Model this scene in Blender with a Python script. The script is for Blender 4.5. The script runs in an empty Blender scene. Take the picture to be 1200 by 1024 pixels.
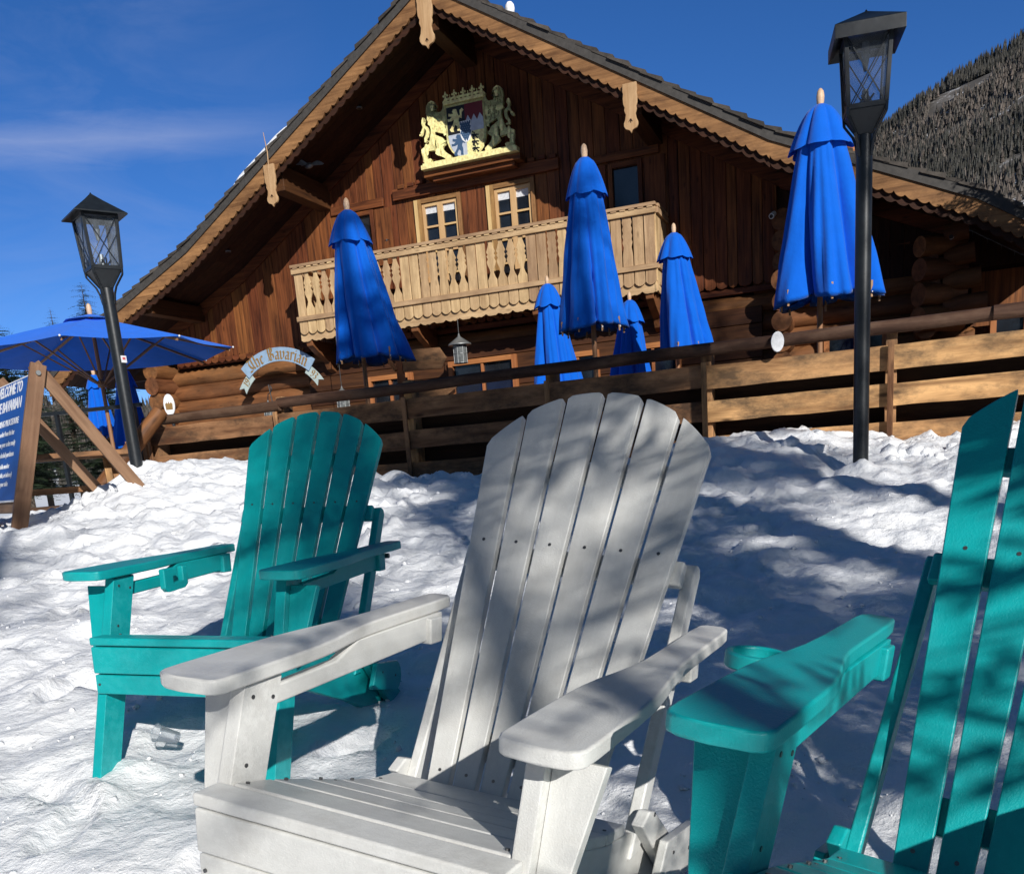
import bpy, math, random
import numpy as np
from mathutils import Vector, Matrix, noise
from mathutils.geometry import tessellate_polygon
R = math.radians
PI = math.pi
rnd = random.Random(7)
scene = bpy.context.scene
col = scene.collection
V = Vector

# ------------------------------------------------------------------ helpers
def tag(o, label=None, cat=None, group=None, kind=None):
    if label: o['label'] = label
    if cat: o['category'] = cat
    if group: o['group'] = group
    if kind: o['kind'] = kind
    return o

def empty(name, label, cat, loc=(0, 0, 0), rot=(0, 0, 0), group=None):
    o = bpy.data.objects.new(name, None)
    o.empty_display_size = .2
    col.objects.link(o)
    o.location = loc
    o.rotation_euler = rot
    return tag(o, label, cat, group)

def copy_tree(o, parent=None):
    c = o.copy()
    col.objects.link(c)
    if parent: c.parent = parent
    for ch in list(o.children):
        copy_tree(ch, c)
    return c

class MB:
    """collects shapes; every vertex has a grain coordinate, every face a tint"""
    def __init__(s, seed=1):
        s.v = []; s.f = []; s.t = []; s.g = []; s.r = random.Random(seed)
    def add(s, vs, fs, gs=None, tint=None):
        n = len(s.v)
        t = s.r.random() if tint is None else tint
        off = V((s.r.uniform(0, 40), s.r.uniform(0, 40), s.r.uniform(0, 40)))
        for i, v in enumerate(vs):
            s.v.append(tuple(v))
            g = V(gs[i]) if gs is not None else V(v)
            s.g.append(tuple(g + off))
        for f in fs:
            s.f.append(tuple(n + k for k in f)); s.t.append(t)
        return s
    def box(s, c, d, M=None, tint=None, taper=None):
        """box centre c, dims d, optional 3x3 rotation M"""
        c = V(c); hx, hy, hz = d[0] / 2, d[1] / 2, d[2] / 2
        order = sorted(range(3), key=lambda k: -d[k])
        vs = []; gs = []
        for z in (-hz, hz):
            for y in (-hy, hy):
                for x in (-hx, hx):
                    p = V((x, y, z))
                    if taper and z > 0: p = V((x * taper, y * taper, z))
                    gs.append((p[order[0]], p[order[1]], p[order[2]]))
                    vs.append(c + (M @ p if M is not None else p))
        fs = [(0, 2, 3, 1), (4, 5, 7, 6), (0, 1, 5, 4), (2, 6, 7, 3), (0, 4, 6, 2), (1, 3, 7, 5)]
        return s.add(vs, fs, gs, tint)
    def bar(s, p0, p1, w, h, up=(0, 0, 1), tint=None):
        """bar from p0 to p1, w across, h along 'up'"""
        p0 = V(p0); p1 = V(p1); d = p1 - p0; L = d.length; x = d / L
        y = V(up).cross(x)
        if y.length < 1e-5: y = V((0, 1, 0)).cross(x)
        y.normalize(); z = x.cross(y)
        M = Matrix((x, y, z)).transposed()
        return s.box((p0 + p1) / 2, (L, w, h), M, tint)
    def prism(s, pts, O, X, Y, d0, d1, tint=None, grain=0):
        """2-D outline in the frame O,X,Y, extruded along X x Y from d0 to d1"""
        O = V(O); X = V(X).normalized(); Y = V(Y).normalized(); N = X.cross(Y)
        n = len(pts); vs = []; gs = []
        for d in (d0, d1):
            for a, b in pts:
                vs.append(O + X * a + Y * b + N * d)
                gs.append((a, b, d) if grain == 0 else (b, a, d))
        tri = tessellate_polygon([[V((a, b, 0)) for a, b in pts]])
        area = sum(pts[i][0] * pts[(i + 1) % n][1] - pts[(i + 1) % n][0] * pts[i][1] for i in range(n))
        fs = []
        for t in tri:
            a, b, c = t
            cr = (pts[b][0] - pts[a][0]) * (pts[c][1] - pts[a][1]) - (pts[b][1] - pts[a][1]) * (pts[c][0] - pts[a][0])
            if cr < 0: a, b, c = a, c, b
            if d1 > d0:
                fs.append((a + n, b + n, c + n)); fs.append((a, c, b))
            else:
                fs.append((a, b, c)); fs.append((a + n, c + n, b + n))
        flip = (area > 0) == (d1 > d0)
        for i in range(n):
            j = (i + 1) % n
            fs.append((i, j, j + n, i + n) if flip else (i, i + n, j + n, j))
        return s.add(vs, fs, gs, tint)
    def tube(s, pts, rad, n=10, caps=True, tint=None, squash=None, wob=0):
        pts = [V(p) for p in pts]; m = len(pts)
        if not hasattr(rad, '__len__'): rad = [rad] * m
        vs = []; gs = []; L = 0; prev = None
        for k in range(m):
            d = (pts[min(k + 1, m - 1)] - pts[max(k - 1, 0)]).normalized()
            if k: L += (pts[k] - pts[k - 1]).length
            if prev is None:
                a = V((0, 0, 1)).cross(d)
                if a.length < .1: a = V((1, 0, 0)).cross(d)
            else:
                a = prev - d * prev.dot(d)
            a.normalize(); prev = a; b = d.cross(a)
            for i in range(n):
                t = 2 * PI * i / n
                rr = rad[k] * (1 + (wob * (s.r.random() - .5) if wob else 0))
                vs.append(pts[k] + (a * math.cos(t) + b * math.sin(t)) * rr)
                gs.append((L, rad[k] * math.cos(t), rad[k] * math.sin(t)))
        fs = []
        for k in range(m - 1):
            for i in range(n):
                j = (i + 1) % n
                fs.append((k * n + i, k * n + j, (k + 1) * n + j, (k + 1) * n + i))
        if caps:
            fs.append(tuple(range(n))[::-1]); fs.append(tuple((m - 1) * n + i for i in range(n)))
        return s.add(vs, fs, gs, tint)
    def lathe(s, prof, c=(0, 0, 0), n=20, tint=None, sq=False):
        """profile [(r,z)] round the z axis at c"""
        c = V(c); vs = []; fs = []
        for r, z in prof:
            for i in range(n):
                t = 2 * PI * i / n + (PI / 4 if sq else 0)
                vs.append(c + V((r * math.cos(t), r * math.sin(t), z)))
        for k in range(len(prof) - 1):
            for i in range(n):
                j = (i + 1) % n
                fs.append((k * n + i, k * n + j, (k + 1) * n + j, (k + 1) * n + i))
        fs.append(tuple(range(n))[::-1]); fs.append(tuple((len(prof) - 1) * n + i for i in range(n)))
        return s.add(vs, fs, None, tint)
    def ball(s, c, r, n=8, tint=None, sz=(1, 1, 1)):
        vs = []; fs = []; m = n // 2 + 1
        for k in range(m + 1):
            p = PI * k / m
            for i in range(n):
                t = 2 * PI * i / n
                vs.append(V(c) + V((r * sz[0] * math.sin(p) * math.cos(t), r * sz[1] * math.sin(p) * math.sin(t), r * sz[2] * math.cos(p))))
        for k in range(m):
            for i in range(n):
                j = (i + 1) % n
                fs.append((k * n + i, (k + 1) * n + i, (k + 1) * n + j, k * n + j))
        return s.add(vs, fs, None, tint)
    def build(s, name, mat, parent=None, bevel=0, seg=2, smooth=False, angle=35):
        me = bpy.data.meshes.new(name)
        me.from_pydata(s.v, [], s.f)
        a = me.attributes.new('gc', 'FLOAT_VECTOR', 'POINT')
        a.data.foreach_set('vector', np.array(s.g, dtype=np.float32).ravel())
        b = me.attributes.new('tint', 'FLOAT', 'FACE')
        b.data.foreach_set('value', np.array(s.t, dtype=np.float32))
        me.materials.append(mat)
        if smooth:
            me.shade_smooth()
            if angle < 180: me.set_sharp_from_angle(angle=R(angle))
        me.update()
        o = bpy.data.objects.new(name, me)
        col.objects.link(o)
        if parent: o.parent = parent
        if bevel:
            m = o.modifiers.new('bevel', 'BEVEL'); m.width = bevel; m.segments = seg
            m.limit_method = 'ANGLE'; m.angle_limit = R(35); m.harden_normals = True
            me.shade_smooth()
        return o

# ---------------------------------------------------------------- materials
def newmat(name):
    m = bpy.data.materials.new(name); m.use_nodes = True
    nt = m.node_tree; nt.nodes.clear()
    out = nt.nodes.new('ShaderNodeOutputMaterial')
    b = nt.nodes.new('ShaderNodeBsdfPrincipled')
    nt.links.new(b.outputs[0], out.inputs[0])
    return m, nt, b, out

def N(nt, typ, **kw):
    n = nt.nodes.new(typ)
    for k, v in kw.items():
        if k in n.inputs: n.inputs[k].default_value = v
        else: setattr(n, k, v)
    return n

def ramp(nt, fac, stops):
    r = nt.nodes.new('ShaderNodeValToRGB')
    e = r.color_ramp.elements
    while len(e) < len(stops): e.new(.5)
    for i, (p, c) in enumerate(stops):
        e[i].position = p; e[i].color = (*c, 1) if len(c) == 3 else c
    nt.links.new(fac, r.inputs[0])
    return r.outputs[0]

def mix(nt, a, b, f, mode='MIX'):
    m = nt.nodes.new('ShaderNodeMix'); m.data_type = 'RGBA'; m.blend_type = mode
    for s, v in ((m.inputs[0], f), (m.inputs[6], a), (m.inputs[7], b)):
        if hasattr(v, 'node'): nt.links.new(v, s)
        elif isinstance(v, (int, float)): s.default_value = v
        else: s.default_value = (*v, 1)
    return m.outputs[2]

def math_(nt, op, a, b=0.0, clamp=False):
    m = nt.nodes.new('ShaderNodeMath'); m.operation = op; m.use_clamp = clamp
    for s, v in ((m.inputs[0], a), (m.inputs[1], b)):
        if hasattr(v, 'node'): nt.links.new(v, s)
        else: s.default_value = v
    return m.outputs[0]

def bump(nt, h, strength, dist, b, prev=None):
    n = nt.nodes.new('ShaderNodeBump'); n.inputs['Strength'].default_value = strength; n.inputs['Distance'].default_value = dist
    nt.links.new(h, n.inputs['Height'])
    if prev is not None: nt.links.new(prev, n.inputs['Normal'])
    if b is not None: nt.links.new(n.outputs[0], b.inputs['Normal'])
    return n.outputs[0]

def wood(name, dark, light, rough=.7, lines=28, tintamt=.5, knots=.6, weather=None, wamt=.5, bstr=.35, spec=.25):
    m, nt, b, out = newmat(name)
    at = N(nt, 'ShaderNodeAttribute', attribute_name='gc')
    ti = N(nt, 'ShaderNodeAttribute', attribute_name='tint')
    mp = N(nt, 'ShaderNodeMapping'); mp.inputs['Scale'].default_value = (1.2, lines, lines)
    nt.links.new(at.outputs['Vector'], mp.inputs[0])
    n1 = N(nt, 'ShaderNodeTexNoise', Scale=1.0, Detail=5.0, Roughness=.6, Distortion=.5)
    nt.links.new(mp.outputs[0], n1.inputs['Vector'])
    mp2 = N(nt, 'ShaderNodeMapping'); mp2.inputs['Scale'].default_value = (.7, 3.5, 3.5)
    nt.links.new(at.outputs['Vector'], mp2.inputs[0])
    n2 = N(nt, 'ShaderNodeTexNoise', Scale=1.3, Detail=4.0, Roughness=.6)
    nt.links.new(mp2.outputs[0], n2.inputs['Vector'])
    f = math_(nt, 'ADD', math_(nt, 'MULTIPLY', n1.outputs[0], .6), math_(nt, 'MULTIPLY', n2.outputs[0], .4))
    c = ramp(nt, f, [(.36, dark), (.62, light)])
    # knots
    mp3 = N(nt, 'ShaderNodeMapping'); mp3.inputs['Scale'].default_value = (2.2, 6.5, 6.5)
    nt.links.new(at.outputs['Vector'], mp3.inputs[0])
    vo = N(nt, 'ShaderNodeTexVoronoi', Scale=1.0)
    nt.links.new(mp3.outputs[0], vo.inputs['Vector'])
    kn = ramp(nt, vo.outputs['Distance'], [(.05, (1, 1, 1)), (.16, (0, 0, 0))])
    c = mix(nt, c, tuple(x * .35 for x in dark), math_(nt, 'MULTIPLY', kn, knots))
    if weather:
        n3 = N(nt, 'ShaderNodeTexNoise', Scale=2.2, Detail=6.0, Roughness=.7)
        mp4 = N(nt, 'ShaderNodeMapping'); mp4.inputs['Scale'].default_value = (1.0, 2.0, 2.0)
        nt.links.new(at.outputs['Vector'], mp4.inputs[0]); nt.links.new(mp4.outputs[0], n3.inputs['Vector'])
        w = ramp(nt, math_(nt, 'ADD', math_(nt, 'MULTIPLY', n3.outputs[0], .72), math_(nt, 'MULTIPLY', n1.outputs[0], .28)), [(.46, (0, 0, 0)), (.60, (1, 1, 1))])
        c = mix(nt, c, weather, math_(nt, 'MULTIPLY', w, wamt))
    v = math_(nt, 'ADD', math_(nt, 'MULTIPLY', ti.outputs['Fac'], tintamt), 1 - tintamt / 2)
    hs = N(nt, 'ShaderNodeHueSaturation'); nt.links.new(c, hs.inputs['Color']); nt.links.new(v, hs.inputs['Value'])
    hu = math_(nt, 'ADD', math_(nt, 'MULTIPLY', ti.outputs['Fac'], .016), .490)
    nt.links.new(hu, hs.inputs['Hue'])
    nt.links.new(hs.outputs[0], b.inputs['Base Color'])
    b.inputs['Roughness'].default_value = rough
    b.inputs['Specular IOR Level'].default_value = spec
    bump(nt, n1.outputs[0], bstr, .01, b)
    return m

def plain(name, c, rough=.5, metal=0, noise_s=60, amt=.15, bstr=.1, spec=.5, coat=0):
    m, nt, b, out = newmat(name)
    tc = N(nt, 'ShaderNodeTexCoord')
    n = N(nt, 'ShaderNodeTexNoise', Scale=float(noise_s), Detail=4.0, Roughness=.6)
    nt.links.new(tc.outputs['Object'], n.inputs['Vector'])
    cc = ramp(nt, n.outputs[0], [(.3, tuple(x * (1 - amt) for x in c)), (.7, tuple(min(1, x * (1 + amt)) for x in c))])
    nt.links.new(cc, b.inputs['Base Color'])
    b.inputs['Roughness'].default_value = rough; b.inputs['Metallic'].default_value = metal
    b.inputs['Specular IOR Level'].default_value = spec
    b.inputs['Coat Weight'].default_value = coat
    if bstr: bump(nt, n.outputs[0], bstr, .01, b)
    return m

def lumber(name, c, dirt):
    """moulded plastic lumber: fine orange-peel grain, pale scuffs, faint dirt"""
    m, nt, b, out = newmat(name)
    at = N(nt, 'ShaderNodeAttribute', attribute_name='gc')
    n1 = N(nt, 'ShaderNodeTexNoise', Scale=330.0, Detail=2.0, Roughness=.6)
    nt.links.new(at.outputs['Vector'], n1.inputs['Vector'])
    n2 = N(nt, 'ShaderNodeTexNoise', Scale=9.0, Detail=6.0, Roughness=.65)
    nt.links.new(at.outputs['Vector'], n2.inputs['Vector'])
    mp = N(nt, 'ShaderNodeMapping'); mp.inputs['Scale'].default_value = (4, 90, 90)
    nt.links.new(at.outputs['Vector'], mp.inputs[0])
    n3 = N(nt, 'ShaderNodeTexNoise', Scale=1.0, Detail=5.0, Roughness=.6)
    nt.links.new(mp.outputs[0], n3.inputs['Vector'])
    base = ramp(nt, n3.outputs[0], [(.3, tuple(x * .96 for x in c)), (.7, tuple(min(1, x * 1.03) for x in c))])
    spk = ramp(nt, n1.outputs[0], [(.62, (0, 0, 0)), (.75, (1, 1, 1))])
    base = mix(nt, base, tuple(min(1, x * 1.5 + .05) for x in c), math_(nt, 'MULTIPLY', spk, .25))
    dm = ramp(nt, n2.outputs[0], [(.46, (0, 0, 0)), (.74, (1, 1, 1))])
    base = mix(nt, base, dirt, math_(nt, 'MULTIPLY', dm, .5))
    # worn pale edges from curvature
    ge = N(nt, 'ShaderNodeNewGeometry')
    ed = ramp(nt, ge.outputs['Pointiness'], [(.52, (0, 0, 0)), (.60, (1, 1, 1))])
    n4 = N(nt, 'ShaderNodeTexNoise', Scale=40.0, Detail=5.0, Roughness=.7)
    nt.links.new(at.outputs['Vector'], n4.inputs['Vector'])
    e2 = ramp(nt, n4.outputs[0], [(.45, (0, 0, 0)), (.6, (1, 1, 1))])
    base = mix(nt, base, tuple(min(1, x * 1.25 + .04) for x in c), math_(nt, 'MULTIPLY', math_(nt, 'MULTIPLY', ed, e2), .6))
    nt.links.new(base, b.inputs['Base Color'])
    b.inputs['Roughness'].default_value = .38
    b.inputs['Specular IOR Level'].default_value = .45
    x = bump(nt, n1.outputs[0], .28, .003, None)
    x = bump(nt, n3.outputs[0], .05, .003, None, x)
    bump(nt, n2.outputs[0], .15, .01, b, x)
    return m

def fabric(name, c):
    m, nt, b, out = newmat(name)
    tc = N(nt, 'ShaderNodeTexCoord')
    n = N(nt, 'ShaderNodeTexNoise', Scale=6.0, Detail=6.0, Roughness=.6)
    nt.links.new(tc.outputs['Object'], n.inputs['Vector'])
    n2 = N(nt, 'ShaderNodeTexNoise', Scale=260.0, Detail=2.0)
    nt.links.new(tc.outputs['Object'], n2.inputs['Vector'])
    cc = ramp(nt, n.outputs[0], [(.3, tuple(x * .93 for x in c)), (.7, tuple(min(1, x * 1.05) for x in c))])
    nt.links.new(cc, b.inputs['Base Color'])
    b.inputs['Roughness'].default_value = .85
    b.inputs['Specular IOR Level'].default_value = .15
    b.inputs['Sheen Weight'].default_value = .15
    x = bump(nt, n2.outputs[0], .25, .002, None)
    bump(nt, n.outputs[0], .35, .03, b, x)
    tr = N(nt, 'ShaderNodeBsdfTranslucent'); nt.links.new(cc, tr.inputs[0])
    mx = N(nt, 'ShaderNodeMixShader'); mx.inputs[0].default_value = .07
    nt.links.new(b.outputs[0], mx.inputs[1]); nt.links.new(tr.outputs[0], mx.inputs[2]); nt.links.new(mx.outputs[0], out.inputs[0])
    return m

def glassmat(name, tintc=(.8, .85, .9), refl=.12, haze=0.0):
    m, nt, b, out = newmat(name)
    b.inputs['Base Color'].default_value = (.6, .65, .7, 1); b.inputs['Roughness'].default_value = .03
    b.inputs['Specular IOR Level'].default_value = 1
    tr = N(nt, 'ShaderNodeBsdfTransparent'); tr.inputs[0].default_value = (*tintc, 1)
    fr = N(nt, 'ShaderNodeFresnel', IOR=1.5)
    n = N(nt, 'ShaderNodeTexNoise', Scale=14.0, Detail=6.0, Roughness=.7)
    tc = N(nt, 'ShaderNodeTexCoord'); nt.links.new(tc.outputs['Object'], n.inputs['Vector'])
    h = ramp(nt, n.outputs[0], [(.45, (0, 0, 0)), (.75, (1, 1, 1))])
    f = math_(nt, 'ADD', math_(nt, 'ADD', math_(nt, 'MULTIPLY', fr.outputs[0], .8), refl), math_(nt, 'MULTIPLY', h, haze), True)
    mx = N(nt, 'ShaderNodeMixShader'); nt.links.new(f, mx.inputs[0])
    nt.links.new(tr.outputs[0], mx.inputs[1]); nt.links.new(b.outputs[0], mx.inputs[2]); nt.links.new(mx.outputs[0], out.inputs[0])
    return m

def snowmat(name, dirty=0.0):
    m, nt, b, out = newmat(name)
    tc = N(nt, 'ShaderNodeTexCoord')
    n1 = N(nt, 'ShaderNodeTexNoise', Scale=7.0, Detail=9.0, Roughness=.62)
    n2 = N(nt, 'ShaderNodeTexNoise', Scale=95.0, Detail=6.0, Roughness=.65)
    n3 = N(nt, 'ShaderNodeTexVoronoi', Scale=30.0); n3.feature = 'SMOOTH_F1'
    for n in (n1, n2, n3): nt.links.new(tc.outputs['Object'], n.inputs['Vector'])
    c = ramp(nt, n1.outputs[0], [(.3, (.88, .90, .93)), (.65, (.95, .955, .965))])
    if dirty:
        c = mix(nt, c, (.45, .42, .38), math_(nt, 'MULTIPLY', ramp(nt, n2.outputs[0], [(.6, (0, 0, 0)), (.75, (1, 1, 1))]), dirty))
    nt.links.new(c, b.inputs['Base Color'])
    b.inputs['Roughness'].default_value = .55
    b.inputs['Specular IOR Level'].default_value = .35
    x = bump(nt, n3.outputs['Distance'], .45, .014, None)
    x = bump(nt, n1.outputs[0], .40, .04, None, x)
    bump(nt, n2.outputs[0], .8, .008, b, x)
    return m

M = {}
M['siding'] = wood('dark_stained_siding', (.045, .014, .006), (.225, .075, .024), rough=.55, lines=22, tintamt=.45, bstr=.4)
M['purlin'] = wood('dark_stained_beam_shaded_wall', (.03, .011, .005), (.085, .032, .012), rough=.6, lines=18, tintamt=.3)
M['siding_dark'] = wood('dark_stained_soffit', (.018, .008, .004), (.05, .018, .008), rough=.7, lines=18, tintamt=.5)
M['log'] = wood('oiled_log', (.075, .028, .011), (.26, .105, .04), rough=.6, lines=10, tintamt=.45, bstr=.5, weather=(.10, .05, .025), wamt=.5)
M['barge'] = wood('carved_bargeboard', (.13, .062, .022), (.42, .225, .085), rough=.65, lines=20, tintamt=.25, bstr=.5, knots=.3, weather=(.06, .03, .015), wamt=.45)
M['carved'] = wood('pale_carved_pine', (.40, .24, .11), (.62, .42, .22), rough=.6, lines=16, tintamt=.15, knots=.3, weather=(.25, .12, .05), wamt=.3)
M['balcony'] = wood('weathered_balcony_pine', (.34, .215, .11), (.66, .46, .25), rough=.7, lines=16, tintamt=.45, knots=.5, weather=(.25, .15, .08), wamt=.45)
M['winframe'] = wood('pale_window_pine', (.50, .31, .13), (.66, .45, .22), rough=.45, lines=22, tintamt=.1, knots=.1)
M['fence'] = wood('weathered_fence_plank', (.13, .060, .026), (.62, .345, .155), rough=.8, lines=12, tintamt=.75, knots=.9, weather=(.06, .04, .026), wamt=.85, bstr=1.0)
M['fence_back'] = wood('shaded_inner_plank', (.022, .012, .008), (.06, .034, .020), rough=.85, lines=12, tintamt=.3)  # shade behind the front boards is put into this darker colour
M['fence_dark'] = wood('old_brown_rail', (.035, .018, .011), (.11, .058, .034), rough=.75, lines=14, tintamt=.3, knots=.5, bstr=.9, weather=(.17, .11, .07), wamt=.5)
M['orange_wood'] = wood('orange_stained_wood', (.26, .09, .03), (.42, .17, .06), rough=.55, lines=18, tintamt=.3)
M['frame_wood'] = wood('brown_cedar_timber', (.15, .082, .043), (.33, .205, .115), rough=.65, lines=20, tintamt=.2, knots=.35, weather=(.14, .07, .035), wamt=.35, bstr=.5)
M['pole_wood'] = wood('umbrella_pole_wood', (.25, .13, .06), (.42, .24, .12), rough=.45, lines=30, tintamt=.1, knots=0)
M['finial'] = plain('pale_finial_wood', (.62, .42, .27), .5, noise_s=30)
M['white'] = lumber('white_plastic_lumber', (.63, .63, .605), (.47, .45, .41))
M['teal'] = lumber('teal_plastic_lumber', (.002, .355, .365), (.02, .30, .32))
M['screw'] = plain('dark_screw', (.16, .16, .16), .35, metal=.8)
M['metal'] = plain('black_painted_metal', (.012, .015, .018), .38, noise_s=25, amt=.3, bstr=.05)
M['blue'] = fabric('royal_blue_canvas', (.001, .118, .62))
M['blue_open'] = fabric('sunlit_blue_canvas', (.001, .17, .86))  # brighter copy of the canvas, sunlight put into the colour
M['snow'] = snowmat('trodden_snow')
M['snow_far'] = snowmat('far_snow', .3)
M['gold'] = plain('gilded_carving', (1.0, .76, .34), .5, noise_s=22, amt=.35, bstr=.6)
M['black'] = plain('black_enamel', (.012, .011, .012), .4)
M['red'] = plain('dark_red_enamel', (.16, .012, .014), .4)
M['silver'] = plain('silver_paint', (.48, .52, .60), .4, noise_s=12)
M['shblue'] = plain('heraldic_blue', (.05, .10, .19), .4)
M['banner'] = plain('pale_blue_banner_paint', (.27, .39, .53), .55, noise_s=9, amt=.12)
M['banner_end'] = plain('pale_grey_banner_paint', (.42, .50, .48), .55, noise_s=9, amt=.12)
M['letter_gold'] = plain('gold_letter_paint', (.27, .16, .055), .5, noise_s=20)
M['sign_blue'] = plain('sign_blue_print', (.006, .075, .34), .4, noise_s=3, amt=.06, bstr=0)
M['sign_mark'] = plain('sign_pale_blue_print', (.012, .11, .36), .4, bstr=0)
M['paper'] = plain('white_paint', (.80, .81, .82), .5, noise_s=8, amt=.05, bstr=0)
M['grey_metal'] = plain('galvanised_metal', (.26, .27, .27), .45, metal=.6, noise_s=10)
M['lampglass'] = plain('frosted_lamp_glass', (.13, .14, .14), .3, noise_s=18, amt=.3)
M['glass'] = glassmat('lantern_glass', (.86, .88, .90), .03, .05)
M['clear'] = glassmat('clear_cup_plastic', (.97, .975, .98), .05, .0)
M['window_glass'] = plain('dark_window_glass', (.012, .014, .018), .06, noise_s=3, amt=.5, bstr=.02, spec=.8)
M['curtain'] = plain('grey_blind', (.62, .63, .65), .8, noise_s=30)
M['pink'] = plain('pink_sticker_print', (.6, .12, .12), .5)

def shingles():
    m, nt, b, out = newmat('weathered_shingles')
    tc = N(nt, 'ShaderNodeTexCoord')
    ti = N(nt, 'ShaderNodeAttribute', attribute_name='tint')
    n = N(nt, 'ShaderNodeTexNoise', Scale=5.0, Detail=8.0, Roughness=.7)
    nt.links.new(tc.outputs['Object'], n.inputs['Vector'])
    c = ramp(nt, n.outputs[0], [(.3, (.022, .018, .015)), (.7, (.085, .072, .06))])
    hs = N(nt, 'ShaderNodeHueSaturation'); nt.links.new(c, hs.inputs['Color'])
    nt.links.new(math_(nt, 'ADD', math_(nt, 'MULTIPLY', ti.outputs['Fac'], .8), .6), hs.inputs['Value'])
    nt.links.new(hs.outputs[0], b.inputs['Base Color']); b.inputs['Roughness'].default_value = .85
    bump(nt, n.outputs[0], .5, .02, b)
    return m
M['shingle'] = shingles()
M['verge'] = plain('grey_verge_board', (.05, .045, .04), .7, noise_s=12, amt=.3)

def foliage(name, c1, c2):
    m, nt, b, out = newmat(name)
    ti = N(nt, 'ShaderNodeAttribute', attribute_name='tint')
    nt.links.new(ramp(nt, ti.outputs['Fac'], [(0, c1), (1, c2)]), b.inputs['Base Color'])
    b.inputs['Roughness'].default_value = .7
    return m
M['needle'] = foliage('conifer_needles', (.010, .022, .010), (.035, .060, .022))
M['bark'] = wood('grey_bark', (.04, .028, .02), (.13, .10, .08), rough=.9, lines=12, knots=.3)
M['forest'] = foliage('mountain_forest', (.015, .016, .011), (.125, .098, .080))

# ------------------------------------------------------------------- camera
cam = bpy.data.cameras.new('camera')
camo = bpy.data.objects.new('camera', cam); col.objects.link(camo)
camo.location = (0, 0, .9)
camo.rotation_euler = (Matrix.Rotation(PI / 2 - .2403, 3, 'X') @ Matrix.Rotation(-.0798, 3, 'Z')).to_euler()
cam.sensor_width = 36; cam.sensor_fit = 'HORIZONTAL'; cam.lens = 1073.06 / 1200 * 36
cam.shift_x = (600 - 602.68) / 1200; cam.shift_y = (803.8 - 512) / 1200
cam.clip_start = .02; cam.clip_end = 8000
scene.camera = camo

# ----------------------------------------------------------- light and sky
sun_to = V((.300, -.862, .415)).normalized()          # towards the sun
ld = bpy.data.lights.new('sun', 'SUN'); ld.energy = 5.0; ld.angle = R(.42); ld.color = (1, .965, .91)
lo = bpy.data.objects.new('sun', ld); col.objects.link(lo)
lo.rotation_euler = sun_to.to_track_quat('Z', 'Y').to_euler(); lo.location = (4, -10, 12)

w = bpy.data.worlds.new('World'); scene.world = w; w.use_nodes = True
nt = w.node_tree; nt.nodes.clear()
out = N(nt, 'ShaderNodeOutputWorld'); bg = N(nt, 'ShaderNodeBackground'); bg.inputs[1].default_value = .075
sky = N(nt, 'ShaderNodeTexSky'); sky.sky_type = 'NISHITA'; sky.sun_disc = False
sky.sun_elevation = math.asin(sun_to.z); sky.sun_rotation = math.atan2(sun_to.x, sun_to.y)
sky.altitude = 3000; sky.air_density = .85; sky.dust_density = .15; sky.ozone_density = 3.0
hs = N(nt, 'ShaderNodeHueSaturation'); hs.inputs['Saturation'].default_value = 1.22; hs.inputs['Value'].default_value = 1.42
nt.links.new(sky.outputs[0], hs.inputs['Color'])
# thin streak of cloud low in the sky, in world directions
tc = N(nt, 'ShaderNodeTexCoord')
sep = N(nt, 'ShaderNodeSeparateXYZ'); nt.links.new(tc.outputs['Generated'], sep.inputs[0])
az = math_(nt, 'ARCTAN2', sep.outputs[0], sep.outputs[1])
el = math_(nt, 'ARCSINE', sep.outputs[2])
comb = N(nt, 'ShaderNodeCombineXYZ'); nt.links.new(math_(nt, 'MULTIPLY', az, 9.0), comb.inputs[0]); nt.links.new(math_(nt, 'MULTIPLY', el, 60.0), comb.inputs[1])
nz = N(nt, 'ShaderNodeTexNoise', Scale=1.2, Detail=9.0, Roughness=.62, Distortion=.6); nt.links.new(comb.outputs[0], nz.inputs['Vector'])
mid = math_(nt, 'ADD', math_(nt, 'MULTIPLY', math_(nt, 'ADD', az, .428), .075), .298)
dd = math_(nt, 'ABSOLUTE', math_(nt, 'SUBTRACT', math_(nt, 'ADD', el, math_(nt, 'MULTIPLY', math_(nt, 'SUBTRACT', nz.outputs[0], .5), .022)), mid))
band = ramp(nt, math_(nt, 'MULTIPLY', dd, 40.0), [(.0, (1, 1, 1)), (.85, (0, 0, 0))])
azf = ramp(nt, math_(nt, 'ADD', math_(nt, 'MULTIPLY', az, 2.0), 1.2), [(.62, (1, 1, 1)), (.95, (0, 0, 0))])
st = math_(nt, 'MULTIPLY', math_(nt, 'MULTIPLY', band, azf), .36)
comb2 = N(nt, 'ShaderNodeCombineXYZ'); nt.links.new(math_(nt, 'MULTIPLY', az, 5.0), comb2.inputs[0]); nt.links.new(math_(nt, 'MULTIPLY', el, 14.0), comb2.inputs[1])
nz2 = N(nt, 'ShaderNodeTexNoise', Scale=1.0, Detail=8.0, Roughness=.6, Distortion=1.0); nt.links.new(comb2.outputs[0], nz2.inputs['Vector'])
hz = math_(nt, 'MULTIPLY', ramp(nt, nz2.outputs[0], [(.42, (0, 0, 0)), (.8, (1, 1, 1))]), azf)
tot = math_(nt, 'ADD', st, math_(nt, 'MULTIPLY', hz, .17), True)
cc = mix(nt, hs.outputs[0], (6.0, 6.9, 8.6), tot)
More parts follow.
